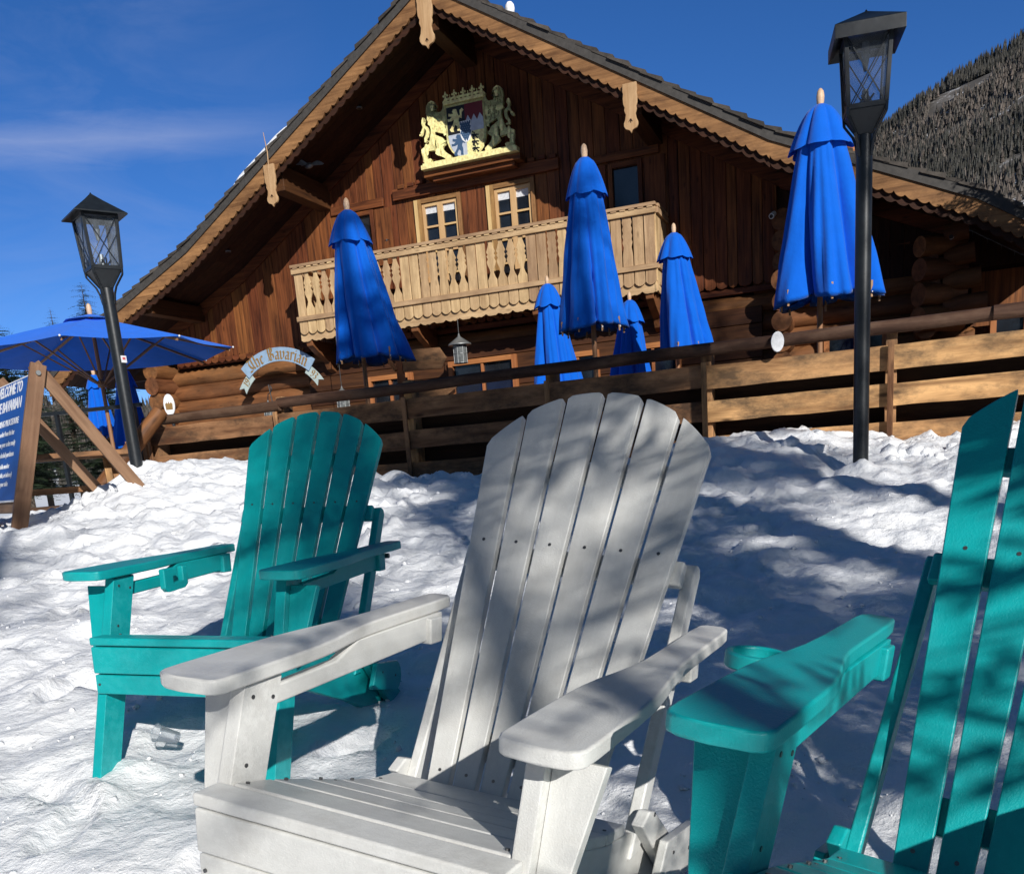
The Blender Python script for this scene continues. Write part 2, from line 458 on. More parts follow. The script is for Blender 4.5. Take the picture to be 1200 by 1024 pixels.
# deep mountain sky: darker overhead, sun side dimmed too, tuned to set shade fill
eg = ramp(nt, math_(nt, 'MULTIPLY', el, .6366), [(.30, (1, 1, 1)), (.62, (.92, .74, .52))])
bk = ramp(nt, math_(nt, 'ADD', math_(nt, 'MULTIPLY', sep.outputs[1], .5), .5), [(.30, (1.0, .82, .62)), (.65, (1, 1, 1))])
cc = mix(nt, cc, (.92, .93, 1.12), 1.0, 'MULTIPLY')
cc = mix(nt, mix(nt, cc, eg, 1.0, 'MULTIPLY'), bk, 1.0, 'MULTIPLY')
nt.links.new(cc, bg.inputs[0]); nt.links.new(bg.outputs[0], out.inputs[0])

# ------------------------------------------------------------------ terrain
FO = V((3.09, 7.5, 0)); FU = V((math.cos(.41), -math.sin(.41), 0)); FN = V((math.sin(.41), math.cos(.41), 0))   # the fence line
ctrl = [(0, -1.5, -.1), (-3, -1, -.12), (3, -1, -.05), (-.3, 1.2, .0), (.1, .6, -.03), (.5, 1.0, .0), (-.9, 2.4, .115), (-1.3, 2.1, .10), (-.4, 3.1, .16), (1.2, 2.2, .10),
        (-3, 2.5, .10), (3.2, 2, .15), (-1.8, 4.2, .36), (.2, 4.3, .34), (2, 4.2, .38), (-3.6, 5, .42), (-6, 5, .35),
        (-3.39, 6.6, .70), (-2.70, 7.2, .90), (-3.09, 7.6, .91), (-3.55, 7.5, .72), (-4.2, 8.3, .58), (-3.8, 9.0, .70), (-3.1, 8.2, 1.08), (-1.8, 7.0, .78), (0, 6.6, .68), (2.41, 6.2, .67), (1.3, 6.8, .80), (3.6, 6.0, .72),
        (-2.9, 9.9, 1.12), (-2.0, 9.2, .98), (-1.28, 9.05, .80), (-.2, 8.6, .77), (.9, 8.2, .80), (1.76, 7.7, .93), (2.34, 7.3, .93), (2.8, 7.0, .80), (3.4, 6.8, .80), (5.5, 6.0, .85), (7, 4.5, .6),
        (-4.6, 8.0, .60), (-4.8, 9.3, .68), (-6.5, 9, .7), (-3.9, 7.3, .66), (-2.2, 10.6, .8), (0, 10.2, .7), (3, 9.2, .7), (5, 8.5, .7), (-5, 12, .7), (-8, 12, .6), (7, 9, .7), (0, 13, .7)]
cp = np.array(ctrl)
def tps(r2): return r2 * np.log(r2 + 1e-9)
A = tps(((cp[:, None, :2] - cp[None, :, :2]) ** 2).sum(-1)) + np.eye(len(cp)) * .15
P = np.c_[np.ones(len(cp)), cp[:, :2]]
K = np.block([[A, P], [P.T, np.zeros((3, 3))]])
wts = np.linalg.solve(K, np.r_[cp[:, 2], 0, 0, 0])
def base_z(x, y):
    q = np.stack([np.atleast_1d(x), np.atleast_1d(y)], -1).astype(float)
    d = tps(((q[:, None, :] - cp[None, :, :2]) ** 2).sum(-1))
    return d @ wts[:-3] + wts[-3] + q @ wts[-2:]
def gz(x, y): return float(base_z(x, y)[0])
feet = [(-.30, 1.23, .35), (-.90, 2.40, .35), (.37, .78, .35)]
CONTACT = [(-1.19, 2.46, .035, .11), (-.66, 2.30, .035, .11), (-.60, 3.30, .03, .12), (-.58, 1.35, .03, .11), (-.02, 1.02, .03, .1), (2.405, 6.2, .05, .14), (-3.10, 8.2, .05, .15), (-3.40, 6.58, .04, .12), (-2.68, 7.22, .04, .12)]
FOOT = []
_q = random.Random(77)
for _k in range(46):
    _y = _q.uniform(1.5, 6.0); _x = _q.uniform(-2.9, -.1) if _k < 34 else _q.uniform(.2, 2.6); _a = _q.uniform(-.9, .9)
    FOOT.append((_x, _y, math.cos(_a), math.sin(_a), _q.uniform(.018, .034)))
def prints(x, y):
    h = 0
    for (cx_, cy_, ca, sa, dp) in FOOT:
        dx = x - cx_; dy = y - cy_
        if abs(dx) > .24 or abs(dy) > .24: continue
        u_ = (dx * sa + dy * ca) / .15; v_ = (dx * ca - dy * sa) / (.058 - .012 * u_)
        r_ = math.sqrt(u_ * u_ + v_ * v_)
        if r_ < 1: h -= dp * min(1, (1 - r_) * 4)
        elif r_ < 1.5: h += dp * .45 * math.sin(PI * (r_ - 1) / .5)
    return h
def rough(x, y):
    p = V((x, y, 0))
    q = V((x + .25 * noise.noise(p * 2.1), y + .25 * noise.noise(p * 2.1 + V((9, 3, 1))), 0))
    lump = min(1, max(.0, (y - 2.6) / 3.0))
    chunk = max(0.0, noise.noise(V((x * .7, y * .7, 5))) + .25)
    # left of the chairs the snow is packed; under the fence it is shovelled into chunks
    a = .045 * noise.fractal(q * 1.1, 1.0, 2.0, 3)
    b = (.009 + .034 * lump) * noise.fractal(q * 4.3, .9, 2.1, 4)
    d = noise.voronoi(V((q.x * 5.2, q.y * 5.2, .3)))[0]
    cell = (.10 * lump * chunk + .012) * (1 - min(1, d[0] * 1.6)) * (1 if (d[1] - d[0]) > .12 else (d[1] - d[0]) / .12)
    d2 = noise.voronoi(V((q.x * 13.0, q.y * 13.0, 7.3)))[0]
    cell2 = (.034 * lump * chunk + .007) * (1 - min(1, d2[0] * 1.5))
    foot = -.05 * max(0, noise.noise(V((x * 3.1, y * 3.1, 2.2))) - .18) * 2.2
    c = 0
    for (cx_, cy_, am, rd) in CONTACT:
        dd_ = math.hypot(x - cx_, y - cy_)
        if dd_ < .5: c += am * math.exp(-((dd_ - rd * .55) / (rd * .6)) ** 2) * (.6 + .8 * noise.noise(V((x * 9, y * 9, 4))))
    e_ = .012 * max(0, noise.noise(V((x * 8.5, y * 8.5, 11)))) ** 1.0 + .006 * noise.noise(V((x * 17, y * 17, 3)))
    return a * .8 + b + cell + cell2 + foot + c + e_ + prints(x, y)
def grid_mesh(name, x0, x1, y0, y1, step, mat, fz):
    nx = int((x1 - x0) / step) + 1; ny = int((y1 - y0) / step) + 1
    xs = np.linspace(x0, x1, nx); ys = np.linspace(y0, y1, ny)
    X, Y = np.meshgrid(xs, ys)
    Z = np.concatenate([base_z(X[i], Y[i]) for i in range(ny)])
    X = X.ravel(); Y = Y.ravel()
    for i in range(len(X)): Z[i] = fz(X[i], Y[i], Z[i])
    me = bpy.data.meshes.new(name)
    vs = np.stack([X, Y, Z], -1)
    idx = np.arange(nx * ny).reshape(ny, nx)
    f = np.stack([idx[:-1, :-1], idx[:-1, 1:], idx[1:, 1:], idx[1:, :-1]], -1).reshape(-1, 4)
    me.from_pydata(vs.tolist(), [], f.tolist()); me.shade_smooth(); me.materials.append(mat)
    o = bpy.data.objects.new(name, me); col.objects.link(o)
    return o
def snowz(x, y, z):
    s = (V((x, y, 0)) - FO).dot(FN)           # distance behind the fence
    z += rough(x, y) * (1 if s < .1 else .5)
    u = (V((x, y, 0)) - FO).dot(FU)
    if s > .10 and u > -7.9: z = min(z, .70 - .25 * min(1, s - .1))
    e = min(x + 8, 8 - x, y + 3, 13 - y)
    if e < .6: z -= (.6 - e) * 1.6
    return z
tag(grid_mesh('ground', -8, 8, -2, 13, .027, M['snow'], snowz), kind='structure')

# wide snowy valley floor reaching the horizon, with the mountains as one relief
def hill_h(az, r):
    """height at azimuth az (deg, clockwise from +Y) and distance r"""
    ridge = np.interp(az, [-180, -90, -50, -35, -20, -8, 8, 15, 21.7, 24.7, 28.4, 36, 50, 90, 180],
                      [60, 120, 150, 118, 92, 100, 180, 262, 318, 349, 383, 440, 400, 150, 60])
    t = min(1, max(0, (r - 260) / 930))
    h = ridge * (t ** 1.35)
    if r > 1190: h = ridge - (r - 1190) * .25
    return h - .4
vs = []; fs = []
azs = np.arange(-180, 180.01, 1.5); rs = [0, 12, 30, 70, 130, 200, 260] + list(np.arange(300, 1500, 40)) + [1700, 2200, 3500, 6000]
for r_ in rs:
    for a in azs:
        x = r_ * math.sin(R(a)); y = r_ * math.cos(R(a))
        hh = hill_h(a, r_) if r_ > 250 else -.4
        if r_ > 280: hh += noise.fractal(V((x * .008, y * .008, 3)), 1.0, 2.0, 4) * 14 * min(1, (r_ - 280) / 300) * (1 if r_ < 1200 else .3)
        vs.append((x, y, max(hh, -.4) if r_ < 1600 else max(hh, -.4)))
na = len(azs)
for k in range(len(rs) - 1):
    for i in range(na - 1):
        fs.append((k * na + i, k * na + i + 1, (k + 1) * na + i + 1, (k + 1) * na + i))
me = bpy.data.meshes.new('terrain'); me.from_pydata(vs, [], [f[::-1] for f in fs]); me.shade_smooth()

def mountain_mat():
    m, nt, b, out = newmat('snowy_mountainside')
    tc = N(nt, 'ShaderNodeTexCoord')
    n = N(nt, 'ShaderNodeTexNoise', Scale=.035, Detail=10.0, Roughness=.75)
    nt.links.new(tc.outputs['Object'], n.inputs['Vector'])
    sp = N(nt, 'ShaderNodeSeparateXYZ'); nt.links.new(tc.outputs['Object'], sp.inputs[0])
    h = math_(nt, 'MULTIPLY', sp.outputs[2], .05, True)
    g = ramp(nt, n.outputs[0], [(.46, (.085, .075, .065)), (.56, (.20, .18, .16)), (.60, (.75, .77, .80))])
    nt.links.new(mix(nt, (.8, .82, .85), g, h), b.inputs['Base Color'])
    b.inputs['Roughness'].default_value = .9
    return m
me.materials.append(mountain_mat())
o = bpy.data.objects.new('terrain', me); col.objects.link(o); tag(o, kind='structure')

# forest on the mountainside: a mass nobody could count
mb = MB(11)
def spruce(mb, x, y, z, h, r, tint, n=5, tiers=3):
    for k in range(tiers):
        z0 = z + h * (.08 + .28 * k); rr = r * (1 - .27 * k); z1 = z + h * (.08 + .28 * k) + h * (.46 if k < tiers - 1 else .38)
        a0 = mb.r.random() * 6
        vs = [(x + rr * math.cos(a0 + 2 * PI * i / n) * (.8 + .4 * mb.r.random()), y + rr * math.sin(a0 + 2 * PI * i / n) * (.8 + .4 * mb.r.random()), z0 - .3 * mb.r.random()) for i in range(n)]
        vs.append((x + mb.r.uniform(-.1, .1), y, z1))
        mb.add(vs, [(i, (i + 1) % n, n) for i in range(n)], None, tint)
fr = random.Random(5)
from bisect import bisect
def terr(x, y):
    r_ = math.hypot(x, y); a = math.degrees(math.atan2(x, y))
    hh = hill_h(a, r_) + noise.fractal(V((x * .008, y * .008, 3)), 1.0, 2.0, 4) * 14 * min(1, (r_ - 280) / 300) * (1 if r_ < 1200 else .3)
    return max(hh, -.4)
for i in range(24000):
    a = fr.uniform(17, 36); r_ = math.sqrt(fr.uniform(640 ** 2, 1240 ** 2))
    x = r_ * math.sin(R(a)); y = r_ * math.cos(R(a))
    if noise.noise(V((x * .02, y * .02, 1))) > .30: continue
    near = r_ > 1100
    grey = noise.noise(V((x * .006, y * .006, 8))) + fr.uniform(-.4, .4)
    t = fr.uniform(0, .25) if (near or grey < -.05) else fr.uniform(.35, 1)
    h = fr.uniform(5, 12.5); spruce(mb, x, y, terr(x, y) - .5, h, h * fr.uniform(.10, .19), t, 5, 2 if t > .4 else 3)
for i in range(2600):
    a = fr.uniform(-34, -14); r_ = math.sqrt(fr.uniform(330 ** 2, 1200 ** 2))
    x = r_ * math.sin(R(a)); y = r_ * math.cos(R(a))
    h = fr.uniform(9, 17); spruce(mb, x, y, terr(x, y) - .5, h, h * fr.uniform(.1, .16), fr.uniform(0, .8), 4, 3)
tag(mb.build('forest', M['forest']), 'sparse grey and dark spruce forest covering the snowy mountainside', 'forest', kind='stuff')

# ------------------------------------------------------------ conifer trees
def conifer(name, label, x, y, z, h, rb, seed, detail, group=None, low=.12, cat='tree', dens=1.0):
    t = empty(name, label, cat, (x, y, z), (0, 0, 0), group)
    mb = MB(seed); r = mb.r
    mb.tube([(0, 0, -.3), (.03, .02, h * .5), (0, 0, h * .99)], [h * .018 + .03, h * .011 + .01, .01], 8)
    mb.build('trunk', M['bark'], t, smooth=True)
    mb = MB(seed + 1); r = mb.r
    nb = int(detail * 18 * dens); 
    for k in range(nb):
        f = (k + r.random()) / nb; zz = h * (low + (1 - low) * f ** .9)
        L = rb * (1 - f) ** .5 * r.uniform(.6, 1.12) + .06
        for j in range(int(6 + detail)):
            a = r.uniform(0, 2 * PI); Lj = L * r.uniform(.55, 1.1)
            d = V((math.cos(a), math.sin(a), 0)); side = V((-d.y, d.x, 0))
            ns = max(4, int(Lj * 5 * detail ** .6)); p = V((0, 0, zz)); droop = r.uniform(.1, .45)
            for s in range(ns):
                q = (s + .6) / ns
                c = p + d * Lj * q + V((0, 0, -droop * Lj * q * q + .1 * Lj * q))
                wdt = (.22 + .35 * (1 - q)) * Lj * .55 / (1 + .25 * detail)
                for sg in (-1, 1):
                    e = c + side * sg * wdt * r.uniform(.5, 1.1) + d * wdt * r.uniform(.5, 1.1) + V((0, 0, r.uniform(-.25, .08) * wdt))
                    th = (e - c).cross(V((0, 0, 1))).normalized() * wdt * r.uniform(.10, .2) + V((0, 0, r.uniform(-.08, .08) * wdt))
                    mb.add([c - th * .5, e - th * .25, e + (e - c) * .25, e + th, c + th * .8], [(0, 1, 2, 3, 4)], None, r.random())
                if r.random() < .5:
                    e = c + V((r.uniform(-.3, .3), r.uniform(-.3, .3), -r.uniform(.3, .9))) * wdt
                    mb.add([c - d * wdt * .12, e, c + d * wdt * .12], [(0, 1, 2)], None, r.random() * .6)
    mb.build('crown', M['needle'], t)
    return t
def place(az, el_top, dist):       # world position of a treetop seen at an azimuth and elevation
    return dist * math.sin(R(az)), dist * math.cos(R(az)), .9 + dist * math.tan(R(el_top))
for i, (a, e, d, rb, lab) in enumerate([(-21.94, 10.4, 62, 1.9, 'tallest dark spruce standing behind the open blue umbrella'), (-23.67, 9.2, 66, 1.2, 'narrow spire of a spruce left of the tallest one'),
                                       (-26.35, 8.5, 58, 2.0, 'spruce cut off by the left edge of the photo'), (-25.4, 7.4, 64, 1.5, 'small low spruce top above the blue umbrella edge')]):
    x, y, zt = place(a, e, d)
    conifer('spruce_tree', lab, x, y, 0, zt + .6, rb * 1.5, 50 + i, 3, 'distant spruces left of the chalet', dens=1.5)
# ---- trees that throw the dappled shade (behind the photographer) and the one whose twigs enter at the right
SHADE = [(5.0, -8.0, 14.6, 2.5, 60, 6, .355, .11, 'tall slender spruce behind the photographer shading the chairs'),
         (6.8, -7.6, 13.0, 2.3, 64, 6, .36, .060, 'spruce standing just right of the slender one behind the photographer'),
         (2.40, -2.2, 5.4, 2.1, 61, 9, .30, .042, 'shorter spruce closest behind the photographer'),
         (1.9, -8.6, 9.4, 1.6, 65, 6, .70, .06, 'short thin spruce behind the photographer on the left'),
         (3.45, -8.2, 7.45, .85, 66, 6, .80, .40, 'small dense-topped spruce between the two tallest behind the photographer'),
         (7.3, -12.0, 16.0, 2.3, 67, 5, .60, .65, 'full spruce standing behind the two tall ones'),
         (12.9, -8.5, 17.0, 3.3, 62, 3, .2, .6, 'second tall spruce behind the photographer, further right'),
         (15.8, -9.5, 17.6, 3.4, 63, 3, .2, .15, 'third tall spruce behind the photographer, furthest right')]
for (x, y, h, rb, sd, det, low, dn, lab) in SHADE:
    conifer('spruce_tree', lab, x, y, -.2, h, rb, sd, det, None, low, dens=dn)
q = random.Random(33); k_ = 0
back_labels = ['dense spruce in the wood behind the photographer']
proto = None
for k in range(34):
    a = 88 + 5.4 * k + q.uniform(-2, 2); d = q.uniform(20, 30)
    if 146 < a < 174: el_ = q.uniform(11, 15)
    else: el_ = q.uniform(24, 38)
    if 120 < a < 146: el_ = q.uniform(14, 18)
    h_ = d * math.tan(R(el_))
    if proto is None:
        proto = conifer('spruce_tree', 'dense spruce in the wood behind the photographer', 0, 0, -.3, 12, 3.0, 90, 2, 'spruces of the wood behind the photographer', .04); tt = proto
    else: tt = copy_tree(proto)
    tt.location = (d * math.sin(R(a)), d * math.cos(R(a)), -.3); f_ = h_ / 12; tt.scale = (max(f_, .8) * 1.1, max(f_, .8) * 1.1, f_); tt.rotation_euler = (0, 0, q.uniform(0, 6))
conifer('spruce_tree', 'near spruce whose dark twigs enter at the right edge', 8.15, 11.2, .5, 6.2, 1.55, 71, 4, None, .2)

# ------------------------------------------------------------------- chairs
TH = .486; YB = .489; ZB = .2535
BX = V((1, 0, 0)); BY = V((0, math.sin(TH), math.cos(TH))); BN = BX.cross(BY); BO = V((0, YB, ZB))
def bp(x, L, n=0): return BO + BX * x + BY * L + BN * n
def halfw(L): return .181 + .0834 * L / .8546
def toparc(fr): return .872 - .125 * abs(fr) ** 2.2
ZA = .5626; BETA = .0365
def arm_outline(sx):
    outer = [(.350, .010), (.361, .016), (.367, .028), (.369, .06), (.369, .20), (.367, .27), (.361, .33), (.352, .39), (.345, .45), (.342, .53), (.342, .70), (.339, .742), (.330, .752)]
    inner = [(.290, .752), (.281, .744), (.278, .70), (.278, .52), (.277, .46), (.273, .42), (.264, .37), (.253, .32), (.246, .27), (.243, .22), (.241, .10), (.241, .034), (.246, .020), (.258, .012), (.30, .006)]
    return [(sx * a, b) for a, b in outer + inner]
def chair(loc, rot, mat, label, kind, group='adirondack chairs set out on the snow'):
    t = empty('adirondack_chair', label, 'chair', loc, rot, group)
    B = dict(bevel=.0045, seg=3)
    # seat
    mb = MB(3)
    mb.box((0, .015, .3755), (.552, .058, .022))
    ys = [.048 + .0885 * k for k in range(5)]
    zc = [.372, .350, .322, .292, .264, .250]
    for k, y in enumerate(ys):
        a = V((0, y, zc[k] + .004)); b_ = V((0, y + .083, zc[k + 1] + .006))
        c = (a + b_) / 2; d = (b_ - a); ang = math.atan2(d.z, d.y)
        mb.box(c, (.506, d.length, .021), Matrix.Rotation(ang, 3, 'X'))
    mb.build('seat', mat, t, **B)
    st = MB(4)
    mb = MB(5); mb.box((0, -.001, .3235), (.552, .022, .074)); mb.build('front_board', mat, t, **B)
    mb = MB(6); mb.box((0, .002, .2555), (.552, .022, .054)); mb.build('front_board', mat, t, **B)
    sc = MB(7)
    def screw(p, n, r=.0048):
        n = V(n).normalized(); r *= .74; sc = MB(7); sc.tube([V(p) - n * .003, V(p) + n * .0008], r, 8); sc.build('screw', M['screw'], t)
    for sx in (-1, 1):
        for z in (.345, .302, .256): screw((sx * .262, -.011, z), (0, -1, 0))
        for k, y in enumerate(ys):
            screw((sx * .238, y + .02, zc[k] + .0125), (0, .25, 1)); 
            screw((sx * .238, y + .06, zc[k] - .005), (0, .25, 1), .004)
    # backrest: six fanned slats
    mb = MB(8)
    for i in range(6):
        fa, fb = (i - 3) / 3, (i - 2) / 3
        g = .0055
        pts = []
        for k in range(7):
            f = fb + (fa - fb) * k / 6; L = toparc(f)
            x = f * halfw(L) + (-g if k == 0 else g if k == 6 else 0)
            if k in (0, 6) : L -= .004
            pts.append((x, L))
        pts.append((fa * halfw(-.03) + g, -.03)); pts.append((fb * halfw(-.03) - g, -.03))
        mb.prism(pts, BO, BX, BY, -.020, 0, grain=1)
        fm = (fa + fb) / 2
        for L in (.528, .035): screw(bp(fm * halfw(L), L, 0), BN)
    mb.build('backrest', mat, t, bevel=.0065, seg=3)
    for L, wd, hw in ((.500, .05, .242), (.70, .045, .20), (.10, .06, .165)):
        mb = MB(9); mb.box(bp(0, L, -.033), (hw * 2, .024, wd), Matrix.Rotation(-TH, 3, 'X'))
        mb.build('back_batten', mat, t, **B)
    for sx in (-1, 1):
        mb = MB(10)       # upright holding the back
        mb.prism([(-.088, -.03), (-.046, -.05), (-.046, .520), (-.054, .532), (-.078, .532), (-.088, .520)], bp(sx * .2455 - .0115, 0, .0), BN, BY, 0, -.024, grain=1)
        mb.build('back_support', mat, t, **B)
        # leaning front leg
        mb = MB(11)
        yb, yt = -.062, .094; zt = ZA - .0255
        X = V((0, 1, 0)); Y = V((0, 0, 1))
        def yl(z): return yb + (yt - yb) * z / .55
        z0 = -.05
        mb.prism([(yl(z0), z0), (yl(z0) + .081, z0), (yl(zt) + .086, zt + .004), (yl(zt), zt)], (sx * .2695 - .0145, 0, 0), X, Y, 0, .029, grain=1)
        leg = mb.build('leg', mat, t, **B)
        for (dy, z) in ((.022, .515), (.030, .405), (.07, .505)):
            screw((sx * .2545, yl(z) + dy, z), (-sx, 0, 0), .0052)
        # bracket under the arm, outside the leg
        mb = MB(12)
        o_ = [(0, .325), (.014, .327), (.030, .335), (.042, .350), (.048, .370), (.078, ZA - .030), (0, ZA - .030)]
        o_ = [(sx * a, z) for a, z in o_]
        lean = V((0, (yt - yb) / .55, 1))
        mb.prism([(a, (z) * 1.0) for a, z in o_], (sx * .2845, yb + .034 + (0 if sx > 0 else 0), 0), (1, 0, 0), lean, -.011, .011, grain=1)
        mb.build('arm_bracket', mat, t, **B)
        # armrest
        mb = MB(13)
        mb.prism(arm_outline(sx), (0, .0, ZA), (1, 0, 0), (0, math.cos(BETA), math.sin(BETA)), -.0255, 0, grain=1)
        mb.build('armrest', mat, t, bevel=.007, seg=3)
        # long rail under the inner edge of the arm
        mb = MB(14)
        def az_(y): return ZA - .026 + y * math.sin(BETA)
        pts = [(.155, az_(.155) - .062), (.69, az_(.69) - .052), (.70, az_(.70) - .040), (.70, az_(.7)), (.40, az_(.4)), (.375, az_(.37) - .010), (.34, az_(.34) - .024), (.155, az_(.155) - .028)]
        mb.prism([(a, b) for a, b in pts], (sx * .284 - .011, 0, 0), (0, 1, 0), (0, 0, 1), 0, .022)
        mb.box((sx * .284, .66, az_(.66) - .032), (.045, .045, .056))
        mb.build('arm_rail', mat, t, **B)
        # stringer running back to the snow
        mb = MB(15)
        pts = [(.028, .363), (.028, .232), (.16, .222), (.46, .115), (.80, -.045), (.93, -.05), (.965, -.035), (.985, .0), (.98, .04), (.955, .065), (.80, .12), (.52, .236), (.40, .258), (.225, .318), (.14, .342)]
        mb.prism(pts, (sx * .2405 - .011, 0, 0), (0, 1, 0), (0, 0, 1), 0, .022)
        mb.build('side_rail', mat, t, **B)
        # folding plate at the rear
        mb = MB(16)
        pts = [(.50, .262), (.535, .280), (.565, .270), (.80, .075), (.81, .045), (.79, .02), (.76, .015), (.735, .03)]
        mb.prism(pts, (sx * .268 - .0125, 0, 0), (0, 1, 0), (0, 0, 1), 0, .025)
        mb.build('folding_plate', mat, t, **B)
        screw((sx * .281, .56, .265), (sx, 0, 0), .006); screw((sx * .281, .76, .055), (sx, 0, 0), .006)
        mb = MB(17)
        pts = [(.565, .215)] + [(.70 + .052 * math.cos(a), .150 + .052 * math.sin(a)) for a in np.linspace(R(60), R(-120), 9)] + [(.52, .14)]
        mb.prism(pts, (sx * .300 - .009, 0, 0), (0, 1, 0), (0, 0, 1), 0, .018)
        mb.build('hinge_block', mat, t, **B)
        screw((sx * .310, .70, .15), (sx, 0, 0), .006); screw((sx * .310, .60, .18), (sx, 0, 0), .005)
        # stay under the back of the arm
        mb = MB(18); mb.tube([(sx * .298, .70, .545), (sx * .312, .70, .545)], .008, 8); mb.build('arm_bolt', M['screw'], t)
    if kind == 'slot':       # slotted cup holder hanging under the arm
        mb = MB(19)
        pts = [(.27, .545), (.27, .488), (.285, .475), (.37, .482), (.385, .492), (.385, .548), (.36, .548), (.36, .505), (.315, .50), (.315, .52), (.335, .525), (.335, .547)]
        mb.prism(pts, (-.245, 0, 0), (0, 1, 0), (0, 0, 1), 0, .02)
        mb.build('cup_holder', mat, t, **B)
    if kind == 'ring':
        mb = MB(20)
        c = (-.402, .42); n = 28; ro, ri = .048, .037
        vs = []; fs = []
        for r_, z in ((ro, .56), (ri, .56), (ri, .535), (ro, .535)):
            for i in range(n):
                a = 2 * PI * i / n; vs.append((c[0] + r_ * math.cos(a), c[1] + r_ * math.sin(a), z))
        for k in range(4):
            for i in range(n):
                j = (i + 1) % n; k2 = (k + 1) % 4
                fs.append((k * n + i, k2 * n + i, k2 * n + j, k * n + j)[::-1])
        mb.add(vs, fs)
        mb.box((-.352, .42, .540), (.025, .05, .016))
        mb.build('cup_holder', mat, t, **B)
    return t
def fitrot(tp, tr, yaw): return (tp, -tr, yaw)
chair((-.305, 1.2354, .0292), fitrot(-.027, -.1011, -.515), M['white'], 'white slatted chair in the middle, dappled with shade, the only white one', 'none')
chair((-.8966, 2.4017, .1271), fitrot(-.0378, -.0351, -.2946), M['teal'], 'whole teal chair standing behind the left arm of the white chair', 'slot')
chair((.3697, .775, .0147), fitrot(-.0607, -.1304, -.6244), M['teal'], 'teal chair nearest the camera, cut off by the right edge', 'ring')

# clear plastic cup tipped over in the snow
t = empty('plastic_cup', 'clear plastic cup lying tipped in the snow beside the teal chair leg', 'cup', (-1.00, 2.60, gz(-1.0, 2.6) + .055), (R(62), R(10), R(-50)))
t.scale = (.8, .8, .8)
mb = MB(30); mb.lathe([(.022, 0), (.024, .02), (.030, .07), (.032, .085), (.031, .085), (.028, .07), (.022, .02), (.02, .003)], n=20)
mb.build('cup_body', M['clear'], t, smooth=True)
mb = MB(31); mb.tube([((.033 * math.cos(a)), .033 * math.sin(a), .085) for a in np.linspace(0, 2 * PI, 25)], .0022, 6, caps=False); mb.build('rim', M['clear'], t, smooth=True)

# -------------------------------------------------------------------- fence
def fp(u, s, z): return FO + FU * u + FN * s + V((0, 0, z))
t = empty('plank_fence', 'long weathered plank fence with round brown top rail above the snow', 'fence', fp(0, .05, .7))
inv = V(t.location)
def F(u, s, z): return fp(u, s, z) - inv
FM = Matrix((FU, FN, V((0, 0, 1)))).transposed()
posts = [-7.45, -5.75, -4.26, -2.80, -1.40, .045, 1.5, 2.95]
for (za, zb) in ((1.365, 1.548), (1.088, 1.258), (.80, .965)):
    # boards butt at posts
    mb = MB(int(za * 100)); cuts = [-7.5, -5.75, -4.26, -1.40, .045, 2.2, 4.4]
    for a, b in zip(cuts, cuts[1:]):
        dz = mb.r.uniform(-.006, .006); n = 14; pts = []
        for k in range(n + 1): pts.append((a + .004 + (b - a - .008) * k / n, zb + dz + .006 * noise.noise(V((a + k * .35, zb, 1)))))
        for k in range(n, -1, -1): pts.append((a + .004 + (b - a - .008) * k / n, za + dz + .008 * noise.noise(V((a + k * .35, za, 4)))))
        mb.prism(pts, F(0, mb.r.uniform(-.004, .004), 0), FU, V((0, 0, 1)), 0, -.045, tint=mb.r.uniform(0, .25) if a < -1.5 else mb.r.uniform(.7, 1.0))  # left boards darker, right lighter: tree shade and sun put into the tint
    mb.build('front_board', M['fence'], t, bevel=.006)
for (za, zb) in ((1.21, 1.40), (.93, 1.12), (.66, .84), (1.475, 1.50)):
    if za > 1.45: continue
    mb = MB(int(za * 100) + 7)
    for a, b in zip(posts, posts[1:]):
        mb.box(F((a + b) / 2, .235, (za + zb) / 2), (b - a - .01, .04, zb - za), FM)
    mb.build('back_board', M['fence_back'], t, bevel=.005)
mb = MB(44)
for i, u in enumerate(posts):
    mb2 = MB(60 + i); mb2.box(F(u, .125, 1.15), (.085, .165, 1.14), FM); mb2.build('post', M['fence'], t, bevel=.006)
    mb3 = MB(80 + i); mb3.box(F(u + .0, -.056, 1.16), (.045, .018, .82), FM); mb3.build('cover_strip', M['fence'], t, bevel=.003)
def rail(u0, u1, z0, z1, s, r, seed):
    mb = MB(seed); n = 12
    pts = []
    for k in range(n + 1):
        u = u0 + (u1 - u0) * k / n
        pts.append(F(u, s + .012 * noise.noise(V((u, 2, seed))), z0 + (z1 - z0) * k / n + .014 * noise.noise(V((u * .8, 5, seed)))))
    mb.tube(pts, [r * (1 + .08 * noise.noise(V((k * .7, 1, seed)))) for k in range(n + 1)], 14)
    mb.build('top_rail', M['fence_dark'], t, smooth=True)
rail(-5.72, .80, 1.650, 1.683, -.01, .051, 3)
rail(.74, 4.2, 1.680, 1.695, -.03, .053, 4)
rail(-7.5, -5.70, 1.62, 1.625, -.02, .050, 5)
rail(-6.9, -5.75, 1.52, 1.50, .12, .035, 6)
# low end piece and leaning stub where the fence stops at the left
mb = MB(90); mb.box(F(-7.55, .10, 1.25), (.05, .35, .42), FM @ Matrix.Rotation(R(12), 3, 'Z')); mb.build('end_board', M['fence'], t, bevel=.004)

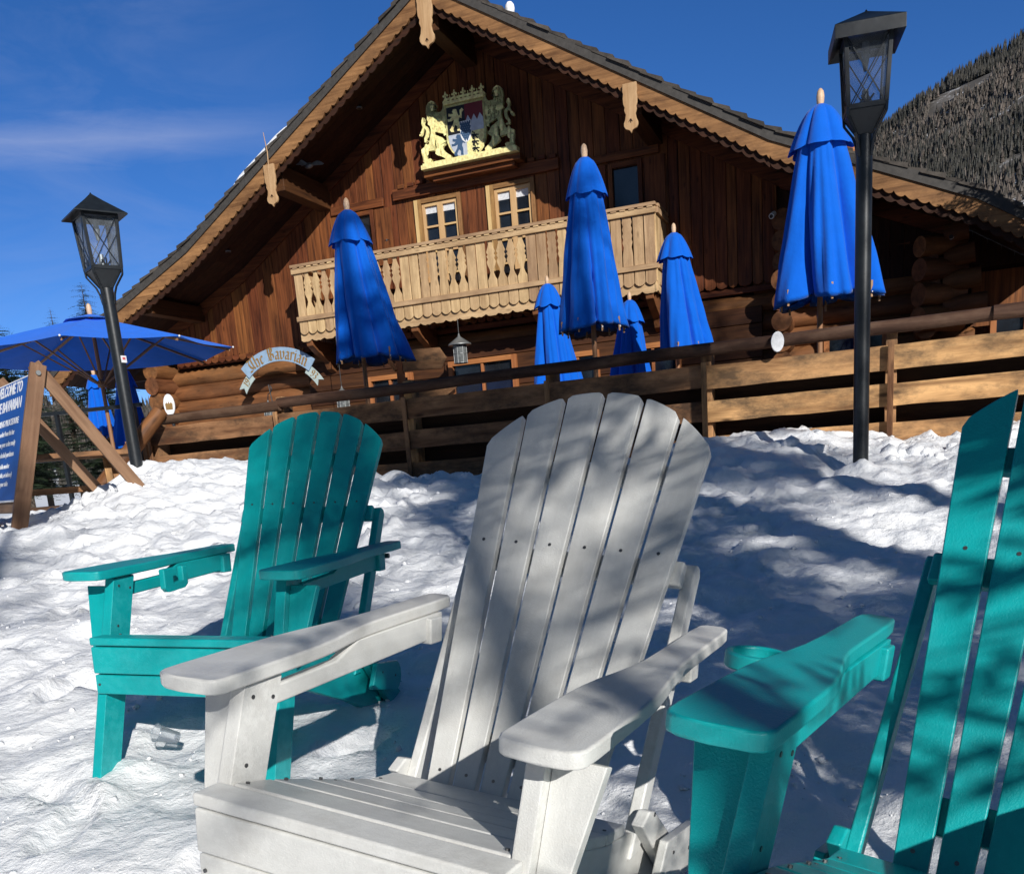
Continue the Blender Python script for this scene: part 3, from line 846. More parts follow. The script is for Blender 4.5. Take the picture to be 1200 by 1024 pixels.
# ------------------------------------------------------------------- lamps
def lantern_post(name, label, base, pole_h, rad, rot, s, pitch_roof, group='black lantern posts'):
    """square lantern on a round pole; s scales the lantern head"""
    t = empty(name, label, 'lamp', base, (0, 0, rot), group)
    mb = MB(1)
    mb.tube([(0, 0, -.4), (0, 0, pole_h)], rad, 20); mb.build('pole', M['metal'], t, smooth=True)
    mb = MB(2)
    hb = pole_h; w0 = .116 * s; w1 = .138 * s; hh = .42 * s   # half widths bottom/top of the cage
    # four flared straps + funnel
    prof = [(rad * 1.02, hb - .20 * s), (rad * 1.1, hb - .10 * s), (rad * 1.25, hb - .02 * s)]
    mb.lathe([(rad * 1.2, hb - .0 * s), (w0 * 1.41, hb + .125 * s), (w0 * 1.45, hb + .128 * s), (w0 * 1.45, hb + .15 * s), (w0 * 1.3, hb + .15 * s)], n=4, sq=True)
    for k in range(4):
        a = PI / 4 + k * PI / 2; d = V((math.cos(a), math.sin(a), 0))
        p = [d * rad * 1.0 + V((0, 0, hb - .13 * s)), d * rad * 1.25 + V((0, 0, hb - .05 * s)), d * rad * 1.7 + V((0, 0, hb + .01 * s)), d * w0 * 1.42 + V((0, 0, hb + .10 * s)), d * w0 * 1.46 + V((0, 0, hb + .15 * s))]
        for a0, b0 in zip(p, p[1:]): mb.bar(a0, b0, .022 * s, .010 * s, up=d)
    mb.build('socket', M['metal'], t, bevel=.002)
    zb = hb + .15 * s; zt = zb + hh
    mb = MB(3)
    cor = []
    for k in range(4):
        a = PI / 4 + k * PI / 2; d = V((math.cos(a) * 1.4142, math.sin(a) * 1.4142, 0))
        cor.append((d * w0 + V((0, 0, zb)), d * w1 + V((0, 0, zt))))
        mb.bar(cor[-1][0], cor[-1][1], .026 * s, .026 * s, up=(math.cos(a + PI / 4), math.sin(a + PI / 4), 0))
    for k in range(4):
        mb.bar(cor[k][0], cor[(k + 1) % 4][0], .022 * s, .030 * s); mb.bar(cor[k][1], cor[(k + 1) % 4][1], .022 * s, .05 * s)
    mb.build('cage', M['metal'], t, bevel=.002)
    for k in range(4):
        a, b = cor[k], cor[(k + 1) % 4]
        mb = MB(4); g = [a[0], b[0], b[1], a[1]]; cen = sum(g, V()) / 4
        nrm = V((cen.x, cen.y, 0)).normalized()
        mb.add([q - nrm * .006 for q in g] + [q - nrm * .009 for q in g], [(0, 1, 2, 3), (7, 6, 5, 4)]); mb.build('pane', M['glass'], t)
        mb = MB(5)
        def P(x, y): return a[0].lerp(b[0], x).lerp(a[1].lerp(b[1], x), y) + nrm * .004
        for (x0, y0, x1, y1) in ((.06, .03, .95, .92), (.94, .03, .05, .92), (.70, .03, .05, .62) if k % 2 else (.30, .03, .95, .62)):
            mb.bar(P(x0, y0), P(x1, y1), .007 * s, .006 * s, up=nrm)
        for dx in (-.09, .0, .09):     # little forged leaves at the foot of the pane
            mb.bar(P(.5, .02), P(.5 + dx * 1.8, .17 - abs(dx) * .4), .012 * s, .005 * s, up=nrm)
        mb.build('glazing_bar', M['metal'], t)
    # roof
    wr = w1 + .075 * s; rh = .16 * s if pitch_roof else .10 * s; sk = .012 * s if pitch_roof else .05 * s
    mb = MB(6)
    mb.lathe([((w1 + .0) * 1.35, zt + .02), (wr * 1.4142, zt - .015 - (0 if pitch_roof else .03)), (wr * 1.4142, zt - .015 + sk), (wr * .5, zt + sk + rh * .62), (.012, zt + sk + rh), (.004, zt + sk + rh + .012)], n=4, sq=True)
    mb.build('lamp_roof', M['metal'], t, bevel=.003)
    mb = MB(7); mb.tube([(0, 0, zt - .02), (0, 0, zt - .10 * s)], .022 * s, 10); mb.tube([(0, 0, zt - .10 * s), (0, 0, zt - .19 * s)], [.028 * s, .012 * s], 10)
    mb.tube([(0, 0, zb), (0, 0, zb + .12 * s)], [.03 * s, .02 * s], 10)
    mb.build('burner', M['grey_metal'], t, smooth=True)
    return t
lantern_post('lantern_post', 'tall black lantern post in front of the sunlit right end of the fence', (2.405, 6.2, .694), 1.965, .049, R(-14), .92, False)
lp = lantern_post('lantern_post', 'black lantern post beside the timber sign frame at left, sticker on its pole', (-3.10, 8.2, 1.10), 1.44, .052, R(38), .96, True)
mb = MB(8); mb.box((.028, -.046, .88), (.05, .010, .055), Matrix.Rotation(R(25), 3, 'Z')); st_ = mb.build('sticker', M['paper'], lp)
mb = MB(9); mb.box((.028, -.0515, .885), (.03, .003, .02), Matrix.Rotation(R(25), 3, 'Z')); mb.build('sticker_print', M['pink'], st_)

# ---------------------------------------------------------------- umbrellas
def umbrella_closed(label, x, y, ztop, L, Rb, seed, zfoot=.8, lean=(0, 0), skew=(0, 0)):
    t = empty('closed_umbrella', label, 'umbrella', (x, y, zfoot), (lean[0], lean[1], 0), 'folded blue patio umbrellas on the deck')
    rr = random.Random(seed)
    H = ztop - zfoot
    mb = MB(1); mb.tube([(0, 0, 0), (0, 0, H - .02)], .024, 12); mb.build('pole', M['pole_wood'], t, smooth=True)
    mb = MB(2); mb.lathe([(.022, H - .06), (.030, H - .02), (.032, H + .02), (.026, H + .055), (.012, H + .075), (.003, H + .080)], n=14); mb.build('finial', M['finial'], t, smooth=True)
    mb = MB(3); mb.lathe([(.26, 0), (.26, .04), (.10, .07), (.04, .075), (.04, .3)], n=24); mb.build('base_stand', M['metal'], t, smooth=True)
    amps = [rr.uniform(.55, 1.25) for _ in range(8)]; ph = rr.uniform(0, 6); wid = [rr.uniform(-.22, .22) for _ in range(8)]
    nt_ = 128; ns = 34
    mb = MB(4); vs = []; fs = []
    def rad(th, s):
        k = (th + ph) * 8 / (2 * PI) + .25 * math.sin(th * 2 + s * 1.2); i = int(math.floor(k)) % 8; f = k - math.floor(k)
        f = min(1, max(0, f + wid[i] * f * (1 - f) * 2))
        lobe = math.sin(PI * f) ** .42
        R_ = .045 + (Rb - .045) * (.66 * s ** .42 + .34 * s ** 1.6)
        dep = min(1.05, .35 + .75 * s)
        r = R_ * (1 - dep * .55 + dep * .62 * lobe * amps[i])
        r *= 1 + .085 * (abs(math.sin(th * 8 + 1.7 * math.sin(th * 3 + seed))) ** .6 - .6) * min(1, s * 3); r *= 1 + .045 * noise.noise(V((math.cos(th) * 2.2, math.sin(th) * 2.2, s * 5 + seed))) + .03 * math.sin(th * 19 + s * 7) * s
        return r, lobe * amps[i]
    for k in range(ns + 1):
        s = k / ns
        for i in range(nt_):
            th = 2 * PI * i / nt_; r, lb = rad(th, s)
            z = H - .05 - L * s + (L * .045 * (1 - lb) * s ** 6 if s > .5 else 0)
            sx = skew[0] * s ** 1.5; sy = skew[1] * s ** 1.5
            vs.append((r * math.cos(th) + sx, r * math.sin(th) + sy, z))
    for k in range(ns):
        for i in range(nt_):
            j = (i + 1) % nt_; fs.append((k * nt_ + i, (k + 1) * nt_ + i, (k + 1) * nt_ + j, k * nt_ + j))
    # inner return so the hem has a dark inside
    n0 = len(vs)
    for k, q in ((0, .90), (1, .45)):
        for i in range(nt_):
            p = V(vs[ns * nt_ + i]); c = V((skew[0], skew[1], 0)); vs.append((c.x + (p.x - c.x) * q, c.y + (p.y - c.y) * q, p.z + .05 + .12 * k))
    for i in range(nt_):
        j = (i + 1) % nt_; fs.append((ns * nt_ + i, n0 + i, n0 + j, ns * nt_ + j)); fs.append((n0 + i, n0 + nt_ + i, n0 + nt_ + j, n0 + j))
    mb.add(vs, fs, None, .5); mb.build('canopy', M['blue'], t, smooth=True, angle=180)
    # vent flounce at the top
    mb = MB(5); vs = []; fs = []; hv = .225 * L
    for k in range(11):
        s = k / 10
        for i in range(96):
            th = 2 * PI * i / 96; lb = abs(math.sin(th * 4 + ph * 1.3 + .5 * math.sin(th * 2))) ** .7
            r = .045 + (Rb * .50 - .045) * (s ** .55) * (.84 + .26 * lb * (1 + .25 * amps[i * 8 // 96])) + .016 * s
            vs.append((r * math.cos(th), r * math.sin(th), H - .045 - hv * s + .035 * (1 - lb) * s ** 3 - .02 * s * noise.noise(V((th * 2, seed, s)))))
    for k in range(10):
        for i in range(96):
            j = (i + 1) % 96; fs.append((k * 96 + i, (k + 1) * 96 + i, (k + 1) * 96 + j, k * 96 + j))
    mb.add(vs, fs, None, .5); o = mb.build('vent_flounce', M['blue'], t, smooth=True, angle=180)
    tips = MB(7)
    for i in range(8):
        mb = MB(6)
        th = -ph + 2 * PI * (i + .5) / 8; r, lb = rad(th, 1)
        p = V((r * .95 * math.cos(th) + skew[0], r * .95 * math.sin(th) + skew[1], H - .05 - L - .015))
        mb.bar(p + V((0, 0, .12)) * 1, p - V((0, 0, .008)), .016, .012); mb.build('rib', M['pole_wood'], t); tips = MB(7); tips.ball(p - V((0, 0, .0)) + V((math.cos(th), math.sin(th), 0)) * .008 + V((0, 0, .03)), .009, 6); tips.build('rib_tip', M['paper'], t)
    mb = MB(8); mb.lathe([(.03, H - L * .72), (.055, H - L * .70), (.055, H - L * .66), (.03, H - L * .64)], n=16); mb.build('runner_hub', M['pole_wood'], t, smooth=True)
    return t
umbrella_closed('closed blue umbrella in front of the balcony\'s left end, mostly in shade', -1.371, 10.7, 3.66, 1.53, .40, 1, skew=(.10, 0))
umbrella_closed('biggest closed blue umbrella in the middle, darkened by tree shade', 1.05, 9.5, 3.64, 1.53, .335, 12, skew=(.02, 0))
umbrella_closed('bright closed blue umbrella just right of the balcony corner', 2.63, 13.4, 3.75, 1.53, .41, 3, skew=(.10, 0))
umbrella_closed('small bright closed umbrella below the balcony, left of the dark big one', 1.02, 15.5, 3.60, 1.6, .41, 4, skew=(.05, 0))
umbrella_closed('small bright closed umbrella half hidden behind the big dark one', 2.26, 15.2, 3.22, 1.55, .38, 5)
umbrella_closed('closed blue umbrella behind the right lantern post, sunlit folds', 2.89, 8.4, 3.58, 1.53, .44, 6, skew=(.07, 0))
umbrella_closed('distant bright closed umbrella seen under the open one, left of the post', -6.5, 16.0, 2.85, 1.0, .26, 7)
umbrella_closed('distant closed umbrella in shade, hidden behind the left lantern pole', -5.25, 14.0, 2.65, 1.1, .26, 8)

def umbrella_open(label, x, y, zpeak, zrim, Ro, rot, zfoot=.8):
    t = empty('open_umbrella', label, 'umbrella', (x, y, zfoot), (0, 0, rot))
    H = zpeak - zfoot; h = zpeak - zrim
    mb = MB(1); mb.tube([(0, 0, 0), (0, 0, H)], .026, 12); mb.build('pole', M['pole_wood'], t, smooth=True)
    mb = MB(2); mb.lathe([(.022, H - .02), (.034, H + .03), (.034, H + .09), (.024, H + .125), (.004, H + .14)], n=14); mb.build('finial', M['finial'], t, smooth=True)
    mb = MB(3); mb.lathe([(.28, 0), (.28, .05), (.04, .08), (.04, .3)], n=24); mb.build('base_stand', M['metal'], t, smooth=True)
    mb = MB(4); vs = []; fs = []; na_ = 64; nr = 10
    for k in range(nr + 1):
        s = .10 + .90 * k / nr
        for i in range(na_):
            a = 2 * PI * i / na_; f = (i % 8) / 8
            rr = math.cos(PI / 8) / math.cos((f - .5) * PI / 4)
            sag = .022 * math.sin(PI * f) * s
            r = Ro * s * (rr * .96 + .04 * (1 - math.sin(PI * f)))
            vs.append((r * math.cos(a), r * math.sin(a), H - .035 - (h - .035) * (s ** 1.08) - sag))
    for k in range(nr):
        for i in range(na_):
            j = (i + 1) % na_; fs.append((k * na_ + i, (k + 1) * na_ + i, (k + 1) * na_ + j, k * na_ + j))
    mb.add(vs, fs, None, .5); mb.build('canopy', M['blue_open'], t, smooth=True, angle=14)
    mb = MB(5); vs = []; fs = []
    for k in range(4):
        s = .01 + .19 * k / 3
        for i in range(na_):
            a = 2 * PI * i / na_; f = (i % 8) / 8; rr = math.cos(PI / 8) / math.cos((f - .5) * PI / 4)
            vs.append((Ro * s * rr * math.cos(a), Ro * s * rr * math.sin(a), H + .0 - (h - .0) * s * .9 + .01))
    for k in range(3):
        for i in range(na_):
            j = (i + 1) % na_; fs.append((k * na_ + i, (k + 1) * na_ + i, (k + 1) * na_ + j, k * na_ + j))
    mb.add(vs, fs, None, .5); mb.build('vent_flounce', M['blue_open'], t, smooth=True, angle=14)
    for i in range(8):
        a = 2 * PI * i / 8; d = V((math.cos(a), math.sin(a), 0))
        mb = MB(6); mb.bar(V((0, 0, H - .09)) + d * .05, d * Ro * .975 + V((0, 0, H - h - .035)), .018, .028)
        rb = mb.build('rib', M['pole_wood'], t)
        mb = MB(7); mb.bar(V((0, 0, H - h * 1.75)) + d * .05, d * Ro * .52 + V((0, 0, H - h * .56 - .03)), .016, .02); mb.build('strut', M['pole_wood'], rb)
        mb = MB(8); mb.ball(d * Ro * 1.0 + V((0, 0, H - h + .0)), .013, 8); mb.build('rib_tip', M['paper'], rb, smooth=True)
    mb = MB(9); mb.lathe([(.03, H - h * 1.85), (.06, H - h * 1.82), (.06, H - h * 1.68), (.03, H - h * 1.64)], n=16); mb.build('runner_hub', M['pole_wood'], t, smooth=True)
    return t
umbrella_open('open blue market umbrella at the left behind the lantern post', -5.19, 13.0, 3.20, 2.70, 1.76, R(10))

# ------------------------------------------------------------ A-frame sign
f1 = V((-3.392, 6.6, .70)); f1t = V((-3.165, 6.86, 1.80)); r1 = V((-2.70, 7.20, .90))
W_ = V((-.42, .49, 0)) * 1.0; W_ = W_.normalized() * 1.07
t = empty('sandwich_board_frame', 'timber A-frame in the snow at the left edge carrying a blue notice', 'sign frame', f1)
def L_(p): return V(p) - f1
nsg = (f1t - f1).normalized()
def timber(name, a, b, w_, h_, up, seed):
    mb = MB(seed); mb.bar(L_(a), L_(b), w_, h_, up=up); return mb.build(name, M['frame_wood'], t, bevel=.005)
wd = W_.normalized()
dn = (f1 - f1t).normalized()
fwd = (r1 - f1t).normalized()
timber('front_leg', f1 + dn * .12, f1t - dn * .02, .036, .105, V((0, 0, 1)).cross(wd), 1)
timber('front_leg', f1 + W_ + dn * .12 - V((0, 0, 0)), f1t + W_ - dn * .02, .036, .105, V((0, 0, 1)).cross(wd), 2)
off = wd * .040
timber('rear_leg', f1t + off - fwd * .03, r1 + off + fwd * .10, .034, .090, V((0, 0, 1)), 3)
timber('rear_leg', f1t + W_ - off - fwd * .03, r1 + W_ - off + V((0, 0, .03)) + fwd * .10, .034, .090, V((0, 0, 1)), 4)
side = wd; back = side.cross(dn).normalized()
if back.dot(r1 - f1) < 0: back = -back
timber('cross_bar', f1t + dn * .10 + back * .02 + wd * .02, f1t + dn * .10 + W_ + back * .02 - wd * .02, .04, .10, dn, 5)
timber('cross_bar', f1t + dn * .98 + back * .0 + wd * .02, f1t + dn * .98 + W_ + back * .0 - wd * .02, .04, .10, dn, 6)
mb = MB(7); c = L_(f1t + dn * .045 - wd * .022); mb.tube([c, c - wd * .012], .017, 12); mb.build('bolt', M['grey_metal'], t)
# blue notice board between the front legs
front = -back
o0 = f1t + W_ - wd * .03 + dn * .06 + front * .028     # top-left corner seen from the front
X = -wd; Y = -dn
bw = .995; bh = .90
sg = empty('notice_board', 'blue welcome notice with white lettering hanging in the timber A-frame', 'sign', o0)
mb = MB(8); mb.prism([(0, -bh), (bw, -bh), (bw, 0), (0, 0)], (0, 0, 0), X, Y, 0, .012); mb.build('backing_panel', M['paper'], sg)
mb = MB(9); e_ = .012; mb.prism([(e_, -bh + e_), (bw - e_ * .6, -bh + e_), (bw - e_ * .6, -e_), (e_, -e_)], (0, 0, 0), X, Y, .0125, .014); mb.build('printed_face', M['sign_blue'], sg)
SN = X.cross(Y).normalized()
def text(body, size, O, X, Y, mat, name, parent, align='CENTER', ext=.0008, bold=.0, shear=0, sx=1.0):
    cu = bpy.data.curves.new(name, 'FONT'); cu.body = body; cu.size = size; cu.extrude = ext; cu.offset = bold
    cu.align_x = align; cu.shear = shear; cu.resolution_u = 3; cu.space_line = 1.05
    o = bpy.data.objects.new(name, cu); col.objects.link(o)
    X = V(X).normalized(); Y = V(Y).normalized(); Z = X.cross(Y)
    Mx = Matrix((X * sx, Y, Z)).transposed().to_4x4(); Mx.translation = V(O)
    dg = bpy.context.evaluated_depsgraph_get(); me = bpy.data.meshes.new_from_object(o.evaluated_get(dg))
    me.transform(Mx); me.materials.clear(); me.materials.append(mat); me.name = name
    bpy.data.objects.remove(o); bpy.data.curves.remove(cu)
    o = bpy.data.objects.new(name, me); col.objects.link(o); o.parent = parent
    return o
def line(body, y, size, bold=.0, x=bw / 2): return text(body, size, X * x + Y * y + SN * .0150, X, Y, M['paper'], 'lettering', sg, bold=bold)
line('WELCOME TO\nTHE BAVARIAN', -.100, .112, .0030)
line('ORDERING PROCEDURE', -.330, .066, .0012)
for k, b_ in enumerate(['Please order from the bar', 'We will have your order ready', 'for you with alcohol purchases']): line(b_, -.405 - .080 * k, .053, .0012)
for k, b_ in enumerate(['Take your table number', 'to your seat (outside, or indoors)', 'We bring it to your table']): line(b_, -.650 - .066 * k, .050, .0010, x=bw / 2)
mb = MB(10)
for (a, b_) in ((.46, -.83), (.50, -.80), (.44, -.79), (.48, -.76), (.53, -.84)):
    mb.prism([(a - .018, b_), (a, b_ - .025), (a + .018, b_), (a, b_ + .025)], (0, 0, 0), X, Y, .0145, .0150)
mb.build('ornament', M['sign_mark'], sg)

# ------------------------------------------------------------- heavy bench
def table(name, label, loc, rot, w_, d_, h_, mat, group=None, bench=True):
    t = empty(name, label, 'table', loc, (0, 0, rot), group)
    mb = MB(1)
    n = 5
    for k in range(n): mb.box((0, -d_ / 2 + d_ * (k + .5) / n, h_), (w_, d_ / n - .012, .045))
    mb.build('tabletop', mat, t, bevel=.004)
    for sx in (-1, 1):
        mb = MB(2); mb.prism([(-d_ * .38, 0), (-d_ * .22, 0), (d_ * .05, h_ - .03), (-d_ * .12, h_ - .03)], (sx * w_ * .36, 0, 0), (0, 1, 0), (0, 0, 1), -.03, .03, grain=1)
        mb.build('leg', mat, t, bevel=.004)
        mb = MB(3); mb.prism([(d_ * .38, 0), (d_ * .22, 0), (-d_ * .05, h_ - .03), (d_ * .12, h_ - .03)], (sx * w_ * .36 + .062, 0, 0), (0, 1, 0), (0, 0, 1), -.03, .03, grain=1)
        mb.build('leg', mat, t, bevel=.004)
    if bench:
        for sy in (-1, 1):
            mb = MB(4); mb.box((0, sy * (d_ / 2 + .28), h_ * .6), (w_, .26, .05)); mb.build('bench', mat, t, bevel=.004)
        for sx in (-1, 1):
            mb = MB(5); mb.box((sx * w_ * .36 - .06, 0, h_ * .56), (.05, d_ + .8, .09)); mb.build('bearer', mat, t, bevel=.004)
    return t

# ------------------------------------------------------------------ chalet
PSI = .3738; CO = V((.107, 18.534, 0))
CH = empty('chalet', 'big dark timber chalet with carved gable, balcony and log ground floor', 'building', CO, (0, 0, -PSI))
UX = V((1, 0, 0)); VY = V((0, 1, 0)); ZZ = V((0, 0, 1))
def part(mb, name, mat, parent=None, **k): return mb.build(name, M[mat] if isinstance(mat, str) else mat, parent or CH, **k)
prof = [(0, 8.53), (5.3, 5.36), (8.1, 4.12), (9.3, 3.38)]
def roofz(u): return float(np.interp(abs(u), [p[0] for p in prof], [p[1] for p in prof]))
VF, VB = -1.80, 11.0
# roof deck and shingle courses
mb = MB(1)
for sg_ in (-1, 1):
    for (a, za), (b, zb) in zip(prof, prof[1:]):
        mb.prism([(sg_ * a, za - .07), (sg_ * b, zb - .07), (sg_ * b, zb - .17), (sg_ * a, za - .17)], (0, VF + .06, 0), UX, ZZ, 0, -(VB - VF - .1))
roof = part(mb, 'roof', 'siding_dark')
mb = MB(2)
for sg_ in (-1, 1):
    s = 0; u = 0
    while u < 9.2:
        du = .245; z0 = roofz(u); z1 = roofz(u + du * 1.35)
        ua, ub = u, u + du * 1.35
        # each course is cut into lengths that step in and out at the verge
        v0 = VF - .03 - mb.r.uniform(0, .05)
        vv = v0
        while vv < VB:
            ln = mb.r.uniform(.8, 2.2) if vv > v0 else mb.r.uniform(.2, .5)
            dz = mb.r.uniform(-.006, .012)
            mb.prism([(sg_ * ua, z0 - .068), (sg_ * ub, z1 - .052), (sg_ * ub, z1 + .012 + dz), (sg_ * ua, z0 - .045)], (0, vv, 0), UX, ZZ, 0, -min(ln, VB - vv))
            vv += ln
        u += du
    mb.box((sg_ * .10, (VF + VB) / 2, 8.50), (.26, VB - VF, .03), Matrix.Rotation(sg_ * .54, 3, 'Y'))
part(mb, 'shingles', 'shingle', roof)
# verge boards and the scalloped bargeboard
def offset_line(sg_, top, bot, va, vb, name, mat, scal=0, per=.2, seed=1, bev=0):
    for (a, za), (b, zb) in zip(prof, prof[1:]):
        n = max(2, int((b - a) / (per / 8))); lo = []
        mb = MB(seed); d = V((b - a, 0, zb - za)).normalized(); L = math.hypot(b - a, zb - za)
        for k in range(n + 1):
            f = k / n; u = a + (b - a) * f; z = za + (zb - za) * f; s_ = (f * L / per) % 1
            dz = scal * (abs(math.sin(PI * s_)) ** .6 - .35) if scal else 0
            lo.append((sg_ * u, z + bot - dz))
        pts = [(sg_ * b, zb + top), (sg_ * a, za + top)] + lo
        mb.prism(pts, (0, va, 0), UX, ZZ, 0, -(vb - va), grain=0)
        part(mb, name, mat, roof)
for sg_ in (-1, 1):
    offset_line(sg_, -.045, -.19, VF - .035, VF + .05, 'verge_board', 'verge', seed=3)
    offset_line(sg_, -.175, -.40, VF - .004, VF + .045, 'bargeboard', 'barge', .055, .17, seed=4)
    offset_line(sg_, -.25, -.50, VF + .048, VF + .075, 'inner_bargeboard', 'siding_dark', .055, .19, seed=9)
# soffit boards under the overhang
mb = MB(5)
for sg_ in (-1, 1):
    for (a, za), (b, zb) in zip(prof, prof[1:]):
        nb = 9
        for k in range(nb):
            v0 = VF + .08 + (-.02 - VF) * k / nb; v1 = VF + .08 + (-.02 - VF) * (k + 1) / nb - .008
            mb.prism([(sg_ * a, za - .175), (sg_ * b, zb - .175), (sg_ * b, zb - .20), (sg_ * a, za - .20)], (0, v0, 0), UX, ZZ, 0, -(v1 - v0))
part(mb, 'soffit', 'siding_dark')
# gutterless eave fascia at the long sides
mb = MB(6)
for sg_ in (-1, 1): mb.box((sg_ * 9.22, (VF + VB) / 2, 3.42), (.04, VB - VF, .22))
part(mb, 'eave_fascia', 'siding_dark', roof)

# gable siding: vertical boards with moulded joints, each its own tone
WIN = [(-1.27, -.39, 4.05, 5.79), (.20, 1.06, 4.05, 5.80), (-2.78, -2.22, 4.75, 5.78), (2.42, 3.02, 4.75, 5.76)]
mb = MB(12)
u = -7.35
BAL_Z = 3.72
while u < 5.25:
    w_ = mb.r.uniform(.15, .25); u2 = min(u + w_, 5.25)
    zt = min(roofz(u), roofz(u2)) - .22; zb_ = 3.50
    segs = [(zb_, zt)]
    for (a, b, c, d) in WIN:
        if u2 > a + .001 and u < b - .001:
            segs = [(zb_, c), (d, zt)]
            if u < a: mb.box(((u + a) / 2, .0, (c + d) / 2), (a - u - .004, .05, d - c))
            if u2 > b: mb.box(((u2 + b) / 2, .0, (c + d) / 2), (u2 - b - .004, .05, d - c))
    pr = mb.r.uniform(-.010, .010)
    tn = mb.r.random()
    for (z0, z1) in segs:
        if z1 - z0 < .02: continue
        if z0 == zb_ and z1 > zb_:   # pointed lower ends
            m_ = (u + u2) / 2
            pts = [(u + .004, z0 + .05), (u + .03, z0 + .012), (m_, z0 - .012), (u2 - .03, z0 + .012), (u2 - .004, z0 + .05), (u2 - .004, z1), (u + .004, z1)]
            mb.prism(pts, (0, pr + .025, 0), UX, ZZ, 0, .05, tint=tn, grain=1)
        else: mb.box((m_ if 0 else (u + u2) / 2, pr, (z0 + z1) / 2), (u2 - u - .008, .05, z1 - z0), tint=tn)
    # triangular remainder under the roof slope
    za, zc = roofz(u) - .22, roofz(u2) - .22
    lo, hi = min(za, zc), max(za, zc)
    if hi - lo > .01:
        pts = [(u + .004, lo), (u2 - .004, lo), (u2 - .004, hi)] if zc > za else [(u + .004, lo), (u2 - .004, lo), (u + .004, hi)]
        mb.prism(pts, (0, pr + .025, 0), UX, ZZ, 0, .05, tint=tn, grain=1)
    u = u2
part(mb, 'wall_siding', 'siding', bevel=.006)
mb = MB(13); mb.prism([(-7.6, .8), (9.1, .8), (9.15, 3.25), (8.1, 3.90), (5.3, 5.13), (0, 8.26), (-5.3, 5.13), (-7.6, 4.12)], (0, .36, 0), UX, ZZ, 0, .06)
part(mb, 'wall_backing', 'siding_dark')
# frieze board following the slope, purlins, cover trims
mb = MB(14)
for sg_ in (-1, 1):
    for (a, b) in ((.0, 5.3), (5.3, 8.0)):
        mb.prism([(sg_ * a, roofz(a) - .205), (sg_ * b, roofz(b) - .205), (sg_ * b, roofz(b) - .42), (sg_ * a, roofz(a) - .44)], (0, -.035, 0), UX, ZZ, 0, .05 * 1)
part(mb, 'frieze_board', 'siding')
for (u0, zt_, hgt) in ((0, 8.20, .44), (-3.26, 6.34, .42), (3.26, 6.34, .42), (-6.6, 4.56, .3), (6.6, 4.56, .3)):
    mb = MB(15); mb.box((u0, (VF + .12) / 2 + .1, zt_ - hgt / 2), (.26, -VF - .02, hgt)); pu = part(mb, 'purlin', 'purlin', bevel=.01)
    if abs(u0) > 5: continue
    # pale carved end board
    half = [(.112, .0), (.116, -.10), (.108, -.14), (.116, -.20), (.112, -.28), (.092, -.33), (.100, -.37), (.078, -.43), (.090, -.50), (.112, -.545), (.112, -.59), (.085, -.635), (.045, -.648), (.022, -.66), (0, -.70)]
    pts = [(a, b) for a, b in half] + [(-a, b) for a, b in half[-2::-1]]
    s_ = 1.16 if u0 == 0 else .98
    mb = MB(16); mb.prism([(a * s_, b * s_) for a, b in pts][::-1], (u0, -1.75 - .065, zt_ - .02 + (.07 if u0 == 0 else -.01)), UX, ZZ, 0, .045, grain=1)
    ce = part(mb, 'carved_end_board', 'carved', pu, bevel=.008)
    mb = MB(17); zc = zt_ - .53 * s_
    for a in (-1, 0, 1): mb.prism([(-.008, 0), (.008, 0), (a * .028 + .004, -.055 + abs(a) * .015), (a * .028 - .004, -.055 + abs(a) * .015)], (u0, -1.865, zc), UX, ZZ, 0, .002)
    part(mb, 'carved_mark', 'siding_dark', pu)
# ---- windows of the gable
for i, (a, b, c, d) in enumerate(WIN):
    mb = MB(20); fw = .075
    pale = i < 2
    mb.box((a + fw / 2, -.02, (c + d) / 2), (fw, .10, d - c)); mb.box((b - fw / 2, -.02, (c + d) / 2), (fw, .10, d - c))
    mb.box(((a + b) / 2, -.02, d - fw / 2), (b - a - 2 * fw, .10, fw)); mb.box(((a + b) / 2, -.02, c + fw / 2), (b - a - 2 * fw, .10, fw))
    wf = part(mb, 'window', 'barge' if pale else 'siding', bevel=.004)
    if pale:
        mb = MB(21); m_ = (a + b) / 2
        for (x0, x1) in ((a + fw, m_), (m_, b - fw)):
            sw = .055
            mb.box((x0 + sw / 2, -.01, (c + d) / 2), (sw, .05, d - c - 2 * fw)); mb.box((x1 - sw / 2, -.01, (c + d) / 2), (sw - .002, .05, d - c - 2 * fw))
            for z in (d - fw - .035, c + fw + .10): mb.box(((x0 + x1) / 2, -.01, z), (x1 - x0 - 2 * sw, .05, .06))
            for z in (5.30, 4.86, 4.46): mb.box(((x0 + x1) / 2, -.01, z), (x1 - x0 - 2 * sw, .04, .035))
        part(mb, 'sash', 'winframe', wf, bevel=.003)
        mb = MB(22); mb.box((a - .04, -.03, (c + d) / 2), (.075, .07, d - c)); part(mb, 'jamb', 'siding' if 0 else 'winframe', wf, bevel=.003)
        mb = MB(23); mb.box(((a + b) / 2, .0085, 5.60), (b - a - 2 * fw, .004, .13)); part(mb, 'blind', 'curtain', wf)
    mb = MB(24); mb.box(((a + b) / 2, .018 if pale else .01, (c + d) / 2), (b - a - 2 * fw, .006, d - c - 2 * fw)); part(mb, 'pane', 'window_glass' if i != 9 else 'glass', wf)
mb = MB(25)
mb.box((-.10, -.06, 5.935), (3.30, .10, .19)); 
for k in range(16): mb.box((-1.55 + k * .2, -.075, 6.05 + .01 * (k % 3)), (.13, .12, .07))
